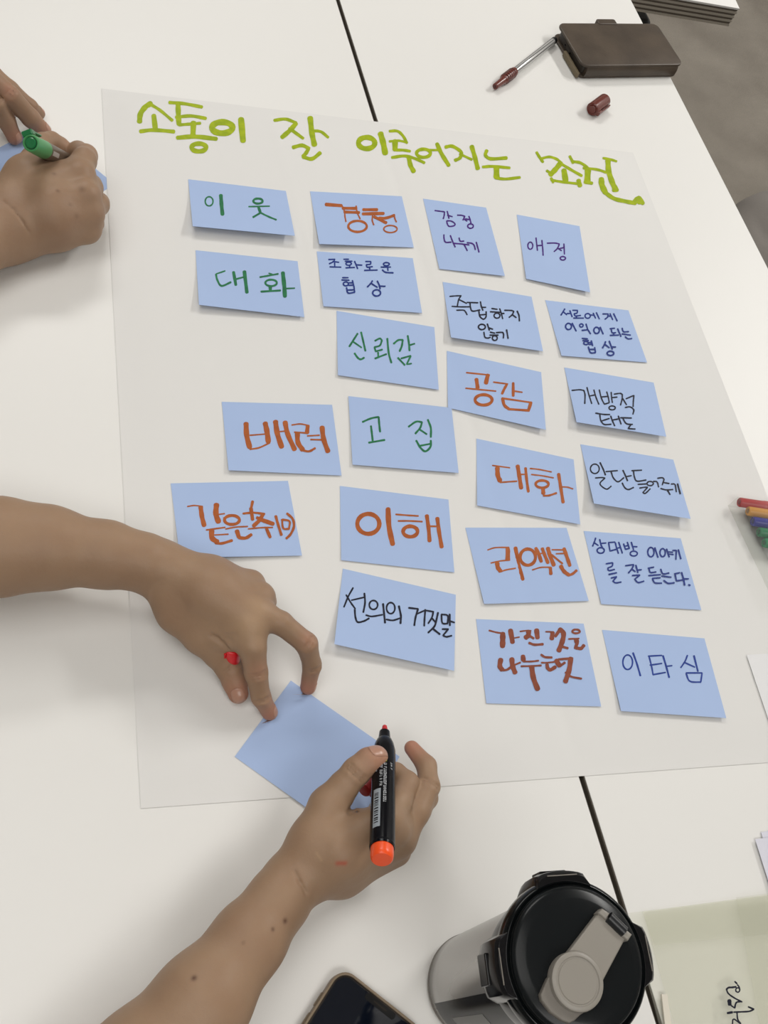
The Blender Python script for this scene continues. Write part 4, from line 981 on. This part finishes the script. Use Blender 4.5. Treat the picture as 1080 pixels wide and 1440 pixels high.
nn_ = nodes(R_little); g += knuckle_lines(nn_[1][0], nn_[2][0], nn_[2][1], n=2)
bodyR = Body(trunk, [chain(x) for x in (R_index, R_middle, R_ring, R_little, R_thumb)], kroot=0.007, grooves=g)
tint = [(at(*x[-1][:3]), 0.013, 0, 0.85) for x in (R_thumb, R_little)]
tint += [(skin_pt(bodyR, u, v), r, 1, a) for u, v, r, a in ((400, 1295, 0.0017, 1.0), (383, 1307, 0.0013, 0.9), (273, 1376, 0.0017, 1.0), (342, 1326, 0.0012, 0.5))]
tint += [(skin_pt(bodyR, u, 1213.5), 0.0016, 3, 0.7) for u in (475, 477.5, 480, 482.5, 485)]
tint += [(skin_pt(bodyR, u, v), 0.0010, 2, 0.45) for u, v in ((446, 1200), (448, 1203), (450, 1206), (452, 1209))]
bodyR.gr = list(bodyR.gr)+crease(bodyR, [(414, 1226), (421, 1240), (430, 1256)], 0.0007)+crease(bodyR, [(499, 1128), (495, 1136), (491, 1143)], 0.0013)+crease(bodyR, [(504, 1132), (502, 1142)], 0.0009)
armR = body_mesh('arm', bodyR, 0.0011, SK1, person, lo=(-0.2, -0.16, TABLE-0.2), tint=tint, floor_z=TABLE+0.0010)
armR['label'] = 'lower arm of the pair, hand gripping the black marker'
nail(bodyR, R_thumb[-2], R_thumb[-1], (0.15, 0.55, 0.8), armR, 0.0060, 0.0064)

# ---- person at the upper left: fist with green marker and the other hand's fingers
person2 = empty('person', tuple(at(-60, 300, 0)))
tag(person2, 'person at the upper left, only both hands showing, writing with a green marker', 'person')
FW = (8, 320, 36, 29)
trunk = chain([(-420, 400, 45, 42), (-200, 370, 44, 39), (-60, 342, 38, 34), FW])
trunk += chain([(10, 314, 38, 20), (60, 272, 52, 18), (112, 248, 58, 13.5)])
trunk += chain([(10, 318, 38, 20), (70, 292, 54, 17), (120, 275, 57, 12.3)])
trunk += chain([(12, 322, 36, 20), (75, 312, 46, 17), (126, 300, 47, 12)])
trunk += chain([(15, 328, 30, 26), (80, 325, 32, 16), (122, 322, 32, 12)])
trunk += chain([(12, 290, 42, 22), (35, 248, 52, 16), (50, 228, 48, 13)])
trunk += chain([(40, 262, 46, 18), (95, 262, 46, 15)])
trunk += chain([(58, 250, 46, 13), (98, 246, 48, 13)])
F_index = [(110, 248, 58, 13.0), (118, 226, 54, 11.5), (121, 219, 44, 10.5), (110, 213, 32, 9.5), (98, 217, 24, 8.0)]
F_middle = [(120, 275, 57, 12.3), (129, 264, 44, 10.2), (129, 260, 32, 9.3), (112, 240, 18, 8.5)]
F_ring = [(125, 300, 46, 12), (139, 288, 32, 9.6), (140, 285, 22, 9.0), (118, 268, 14, 8)]
F_little = [(121, 322, 32, 12), (131, 313, 24, 9.6), (130, 307, 15, 9), (112, 292, 12, 8)]
F_thumb = [(50, 228, 46, 12.5), (60, 203, 40, 10.5), (72, 200, 36, 9.8), (84, 207, 30, 9.4), (95, 214, 24, 8.2)]
bodyF = Body(trunk, [chain(x) for x in (F_index, F_middle, F_ring, F_little, F_thumb)])
tint = [(at(*F_thumb[-1][:3]), 0.012, 0, 0.6), (at(*F_index[2][:3]), 0.012, 0, 0.3)]
tint += [(skin_pt(bodyF, u, v), r, 1, a) for u, v, r, a in ((81, 269, 0.0018, 0.5), (115, 266, 0.0028, 0.35), (107, 304, 0.0022, 0.32), (76, 245, 0.002, 0.4), (98, 288, 0.0016, 0.35))]
bodyF.gr = list(bodyF.gr)+crease(bodyF, [(4, 283), (18, 294), (32, 312), (42, 330)], 0.0004)+crease(bodyF, [(131, 243), (129, 236)], 0.0010)
armF = body_mesh('arm', bodyF, 0.0013, SK2, person2, lo=(-0.30, 0.3, TABLE-0.2), tint=tint, floor_z=TABLE+0.0015)
armF['label'] = 'writing hand closed around the green marker'
trunk = chain([(-420, -40, 50, 38), (-260, 30, 50, 32), (-190, 60, 50, 24)])
trunk += chain([(-190, 60, 50, 24), (-100, 78, 58, 14), (-42, 92, 58, 11.5)])
trunk += chain([(-190, 60, 50, 24), (-100, 62, 56, 13), (-40, 66, 54, 11)])
trunk += chain([(-190, 62, 48, 23), (-105, 95, 54, 14), (-55, 112, 54, 11.5)])
trunk += chain([(-190, 62, 40, 22), (-150, 130, 34, 15), (-110, 165, 28, 12)])
G_middle = [(-42, 92, 58, 11.5), (-12, 113, 56, 10.2), (13, 134, 46, 9.8), (43, 166, 24, 8.8), (61, 184, 9.5, 7.6)]
G_ring = [(-46, 76, 50, 10.5), (-12, 104, 46, 9.0), (14, 126, 36, 8.4), (42, 150, 20, 7.4), (54, 160, 8.5, 6.4)]
G_index = [(-55, 112, 54, 11.5), (-28, 130, 50, 9.6), (-6, 146, 42, 9.2), (9, 170, 24, 8.4), (20, 193, 9.0, 7.4)]
G_little = [(-60, 60, 40, 10), (-40, 84, 30, 8), (-24, 104, 20, 7.6), (-10, 120, 12, 7)]
G_thumb = [(-110, 165, 28, 12), (-80, 190, 20, 10), (-55, 205, 12, 9), (-38, 212, 9, 7.5)]
nn_ = nodes(G_middle); g = knuckle_lines(nn_[1][0], nn_[2][0], nn_[2][1], gap=0.003)
nn_ = nodes(G_index); g += knuckle_lines(nn_[1][0], nn_[2][0], nn_[2][1])
bodyG = Body(trunk, [chain(x) for x in (G_middle, G_ring, G_index, G_little, G_thumb)], grooves=g)
tint = [(at(*x[-1][:3]), 0.013, 0, 0.8) for x in (G_middle, G_index)]+[(at(12, 128, 55), 0.008, 0, 0.5)]
armG = body_mesh('arm', bodyG, 0.0012, SK2, person2, lo=(-0.30, 0.3, TABLE-0.2), tint=tint, floor_z=TABLE+0.0012)
armG['label'] = 'steadying hand, only its fingers in the picture'
nail(bodyG, G_middle[-2], G_middle[-1], (0.55, 0.1, 0.8), armG, 0.0056, 0.0064)
nail(bodyG, G_index[-2], G_index[-1], (0.35, -0.1, 0.9), armG, 0.0052, 0.0062)
nail(bodyG, G_ring[-2], G_ring[-1], (0.8, 0.5, 0.5), armG, 0.0045, 0.0055)

# ---- person seated at the right: knee in grey trousers
person3 = empty('person', tuple(at(1130, 420, -740)))
tag(person3, 'seated person in grey trousers at the right edge, only one knee showing beside the table', 'person')
kn = [(1750, 280, -110, 108), (1300, 330, -150, 95), (1180, 345, -180, 92), (1085, 360, -215, 82), (1030, 400, -245, 70)]
k_ = nodes(kn); shin = [Seg(k_[-1][0], np.array([k_[-1][0][0]-0.03, k_[-1][0][1]-0.05, 0.12]), 0.066, 0.052)]
folds = [(Seg(at(1062, 322, -130)+0, at(1120, 352, -105), 0.010, 0.012), 0.02), (Seg(at(1052, 345, -130), at(1100, 385, -120), 0.006, 0.010), 0.02)]
bodyK = Body(chain(kn)+shin, [], ktrunk=0.05, grooves=folds)
body_mesh('trousers', bodyK, 0.005, mat('grey_fabric', lin(132, 127, 122), 0.9, 0.15, bump=(300, 0.2, 0.001)), person3, relax=2)
sh = k_[-1][0]
slab('shoe', rrect(0.045, 0.12, 0.04), 0.0, 0.09, M_black, person3, place(sh[0]-0.03, sh[1]-0.02, 0, 0), 0.035)

# ------------------------------------------------------------------ markers held in the hands
M_mblack = mat('marker_black', (0.004, 0.004, 0.006, 1), 0.2, 0.16)
M_orange = mat('orange_plug', lin(244, 84, 30), 0.3, 0.5)
M_rednib = mat('red_nib', lin(196, 50, 56), 0.6, 0.3)
M_white = mat('print_white', lin(176, 178, 182), 0.5)
A = at(541, 1021, 55); B = at(537, 1209, 108)
a_, s_, u_, L = frame(A, B); Lm = L*1000
mk = empty('marker_pen', tuple((A+B)/2)); tag(mk, 'black board marker with orange end plug and red nib held in the lower hand', 'marker')
lathe('nib', A, B, [(0,0.6),(0.3,1.7),(6,2.6),(7,2.7)], M_rednib, mk, 20)
lathe('nib_holder', A+a_*0.006, B, [(0,3.2),(0.4,3.9),(7,4.5),(8.5,4.8)], M_mblack, mk, 30)
lathe('barrel', A+a_*0.014, B, [(0,4.9),(1,5.6),(5,7.0),(11,8.0),(20,8.25),(Lm-24,8.35),(Lm-22.5,8.1)], M_mblack, mk, 56)
lathe('end_plug', B-a_*0.0095, B+a_*0.01, [(0,7.6),(6,7.55),(8.6,7.2),(9.6,6.3),(9.8,0.1)], M_orange, mk, 48)
lathe('collar', B-a_*0.0115, B, [(0,8.3),(1.2,8.55),(2.2,8.3)], M_mblack, mk, 48)
def wrap(name, t0, t1, q0, q1, rad, mt, par, A=A, a_=a_, s_=s_, u_=u_, n=6):
    """patch on the barrel from t0..t1 mm along, angles q0..q1 degrees"""
    V = []; F = []
    for k in range(n+1):
        q = math.radians(q0+(q1-q0)*k/n)
        for t_ in (t0, t1):
            V.append(A+a_*t_/1000+(s_*math.cos(q)+u_*math.sin(q))*rad/1000)
    for k in range(n): F.append((2*k, 2*k+1, 2*k+3, 2*k+2))
    return link(name, mesh(name, V, F), mt, par, True)
# angle facing the camera
cv = np.array([0, 0, TABLE+CAMH])-(A+B)/2; fc = math.degrees(math.atan2(cv@u_, cv@s_))
sgn = 1 if (R.T@s_)[0] > 0 else -1     # sign so that +q runs to the left in the picture
def qa(x): return fc+sgn*x             # x>0: towards the left side as seen
lbl = wrap('barcode_label', Lm-52, Lm-20, qa(-2)+sgn*14, qa(0)+sgn*50, 8.42, mat('label_grey', lin(150, 158, 166), 0.4), mk)
rr_ = random.Random(4); t_ = Lm-48.5
while t_ < Lm-24:
    w_ = rr_.uniform(0.35, 1.1); wrap('bar', t_, t_+w_, qa(0)+sgn*22, qa(0)+sgn*44, 8.47, M_mblack, lbl); t_ += w_+rr_.uniform(0.5, 1.6)
def glyph_line(t0, t1, q, hgt, seed, name='lettering', mt=M_white, rad=8.44, par=mk):
    """row of tiny printed letters running along the barrel"""
    r_ = random.Random(seed); V = []; F = []; t_ = t0
    def pnt(t_, q): q = math.radians(q); return A+a_*t_/1000+(s_*math.cos(q)+u_*math.sin(q))*rad/1000
    while t_ < t1:
        wch = r_.uniform(1.0, 1.7)
        bars = r_.choice([[(0,0,.25,1),(0,.8,1,1),(.75,0,1,1)], [(0,0,.25,1),(0,0,1,.2),(0,.42,.8,.6)], [(.35,0,.65,1),(0,.8,1,1)], [(0,0,1,.2),(0,.8,1,1),(.75,0,1,1),(0,0,.25,1)], [(0,0,.25,1),(.75,0,1,1),(0,.4,1,.6)]])
        for x0, y0, x1, y1 in bars:
            b0 = len(V); V += [pnt(t_+x0*wch, q+y0*hgt), pnt(t_+x1*wch, q+y0*hgt), pnt(t_+x1*wch, q+y1*hgt), pnt(t_+x0*wch, q+y1*hgt)]; F.append((b0, b0+1, b0+2, b0+3))
        t_ += wch+0.45+(1.2 if r_.random() < 0.15 else 0)
    return link(name, mesh(name, V, F), mt, par)
glyph_line(44, Lm-55, qa(6), 13*sgn, 1); glyph_line(44, Lm-40, qa(-14), 14*sgn, 2); glyph_line(46, Lm-68, qa(34), 7*sgn, 3); glyph_line(42, Lm-70, qa(-44), 10*sgn, 5)
wrap('emblem', 37.5, 42.5, qa(-14), qa(2), 8.45, mat('emblem_green', lin(140, 156, 50), 0.5), mk)

# red cap between thumb and index finger of the spread hand
def cap_small(label, A, B, mt, grp=None):
    c_ = empty('pen_cap', tuple(A)); tag(c_, label, 'marker cap', grp)
    lathe('cap_shell', A, B, [(0,0.1),(0.2,3.6),(0.9,5.0),(2.2,5.6),(26,6.4),(27,6.2),(27,5.2)], mt, c_, 36)
    a_, s_, u_, _ = frame(A, B)
    barp('clip_bar', A+s_*0.0062+a_*0.003, A+s_*0.0070+a_*0.022, 0.004, 0.0016, mt, c_, s_)
cap_small('bright red marker cap pinched between thumb and index finger of the upper hand', at(327, 911, 40), at(331, 921, 40)-np.array([0, 0, 0.024]), mat('cap_red', lin(214, 24, 34), 0.3, 0.5))
cap_small('dark red marker cap tucked behind the black marker in the lower hand', at(511, 1112, 38), at(532, 1094, 30), mat('cap_dark_red', lin(150, 26, 30), 0.4, 0.4))

# green marker in the fist
A = at(43, 201, 104); B = at(112, 236, 4)
a_, s_, u_, L = frame(A, B); Lm = L*1000
gm = empty('marker_pen', tuple((A+B)/2)); tag(gm, 'green-capped marker standing slanted in the fist at the upper left', 'marker')
M_g1 = mat('green_cap', lin(74, 150, 92), 0.35, 0.45); M_g2 = mat('green_end', lin(16, 112, 60), 0.3, 0.5); M_g3 = mat('green_dark', lin(8, 66, 38), 0.35, 0.4)
lathe('cap', A, B, [(1.6,4.9),(0.4,5.5),(0,6.2),(0.5,7.0),(2.0,7.4),(30,7.9),(33,7.9),(33.5,7.5)], M_g1, gm, 56)
lathe('cap_recess', A+a_*0.0004, B, [(0.6,0.1),(0.6,6.3),(1.4,6.5)], M_g3, gm, 40)
lathe('cap_button', A-a_*0.0006, B, [(0,0.1),(0,3.9),(0.7,4.7),(2.0,4.8)], M_g2, gm, 40)
lathe('barrel', A+a_*0.033, B, [(0,7.5),(1,7.7),(60,7.6),(72,6.8),(78,5.0)], mat('marker_brown_grey', lin(96, 82, 70), 0.35, 0.5), gm, 48)
lathe('nib_holder', A+a_*0.108, B, [(0,5.0),(8,3.6),(14,3.0)], M_g3, gm, 24)
lathe('nib', A+a_*0.120, B, [(0,2.4),(4,2.0),(6,0.8)], M_g2, gm, 16)
# pocket clip on the upper-left side of the cap
up_img = at(40, 182, 104)-A; od = up_img-a_*(up_img@a_); od /= np.linalg.norm(od)
barp('clip_root', A+od*0.0088+a_*0.0002, A+od*0.0088+a_*0.009, 0.0095, 0.0052, M_g2, gm, od)
od2 = od
barp('clip_bar', A+od2*0.0108+a_*0.002, A+od2*0.0112+a_*0.031, 0.0066, 0.0018, M_g2, gm, od2)
cv = np.array([0, 0, TABLE+CAMH])-(A+B)/2; fc = math.degrees(math.atan2(cv@u_, cv@s_))
wrap('barrel_label', 36, 52, fc-8, fc+22, 7.78, mat('label_pale', lin(176, 172, 168), 0.4), gm, A, a_, s_, u_)
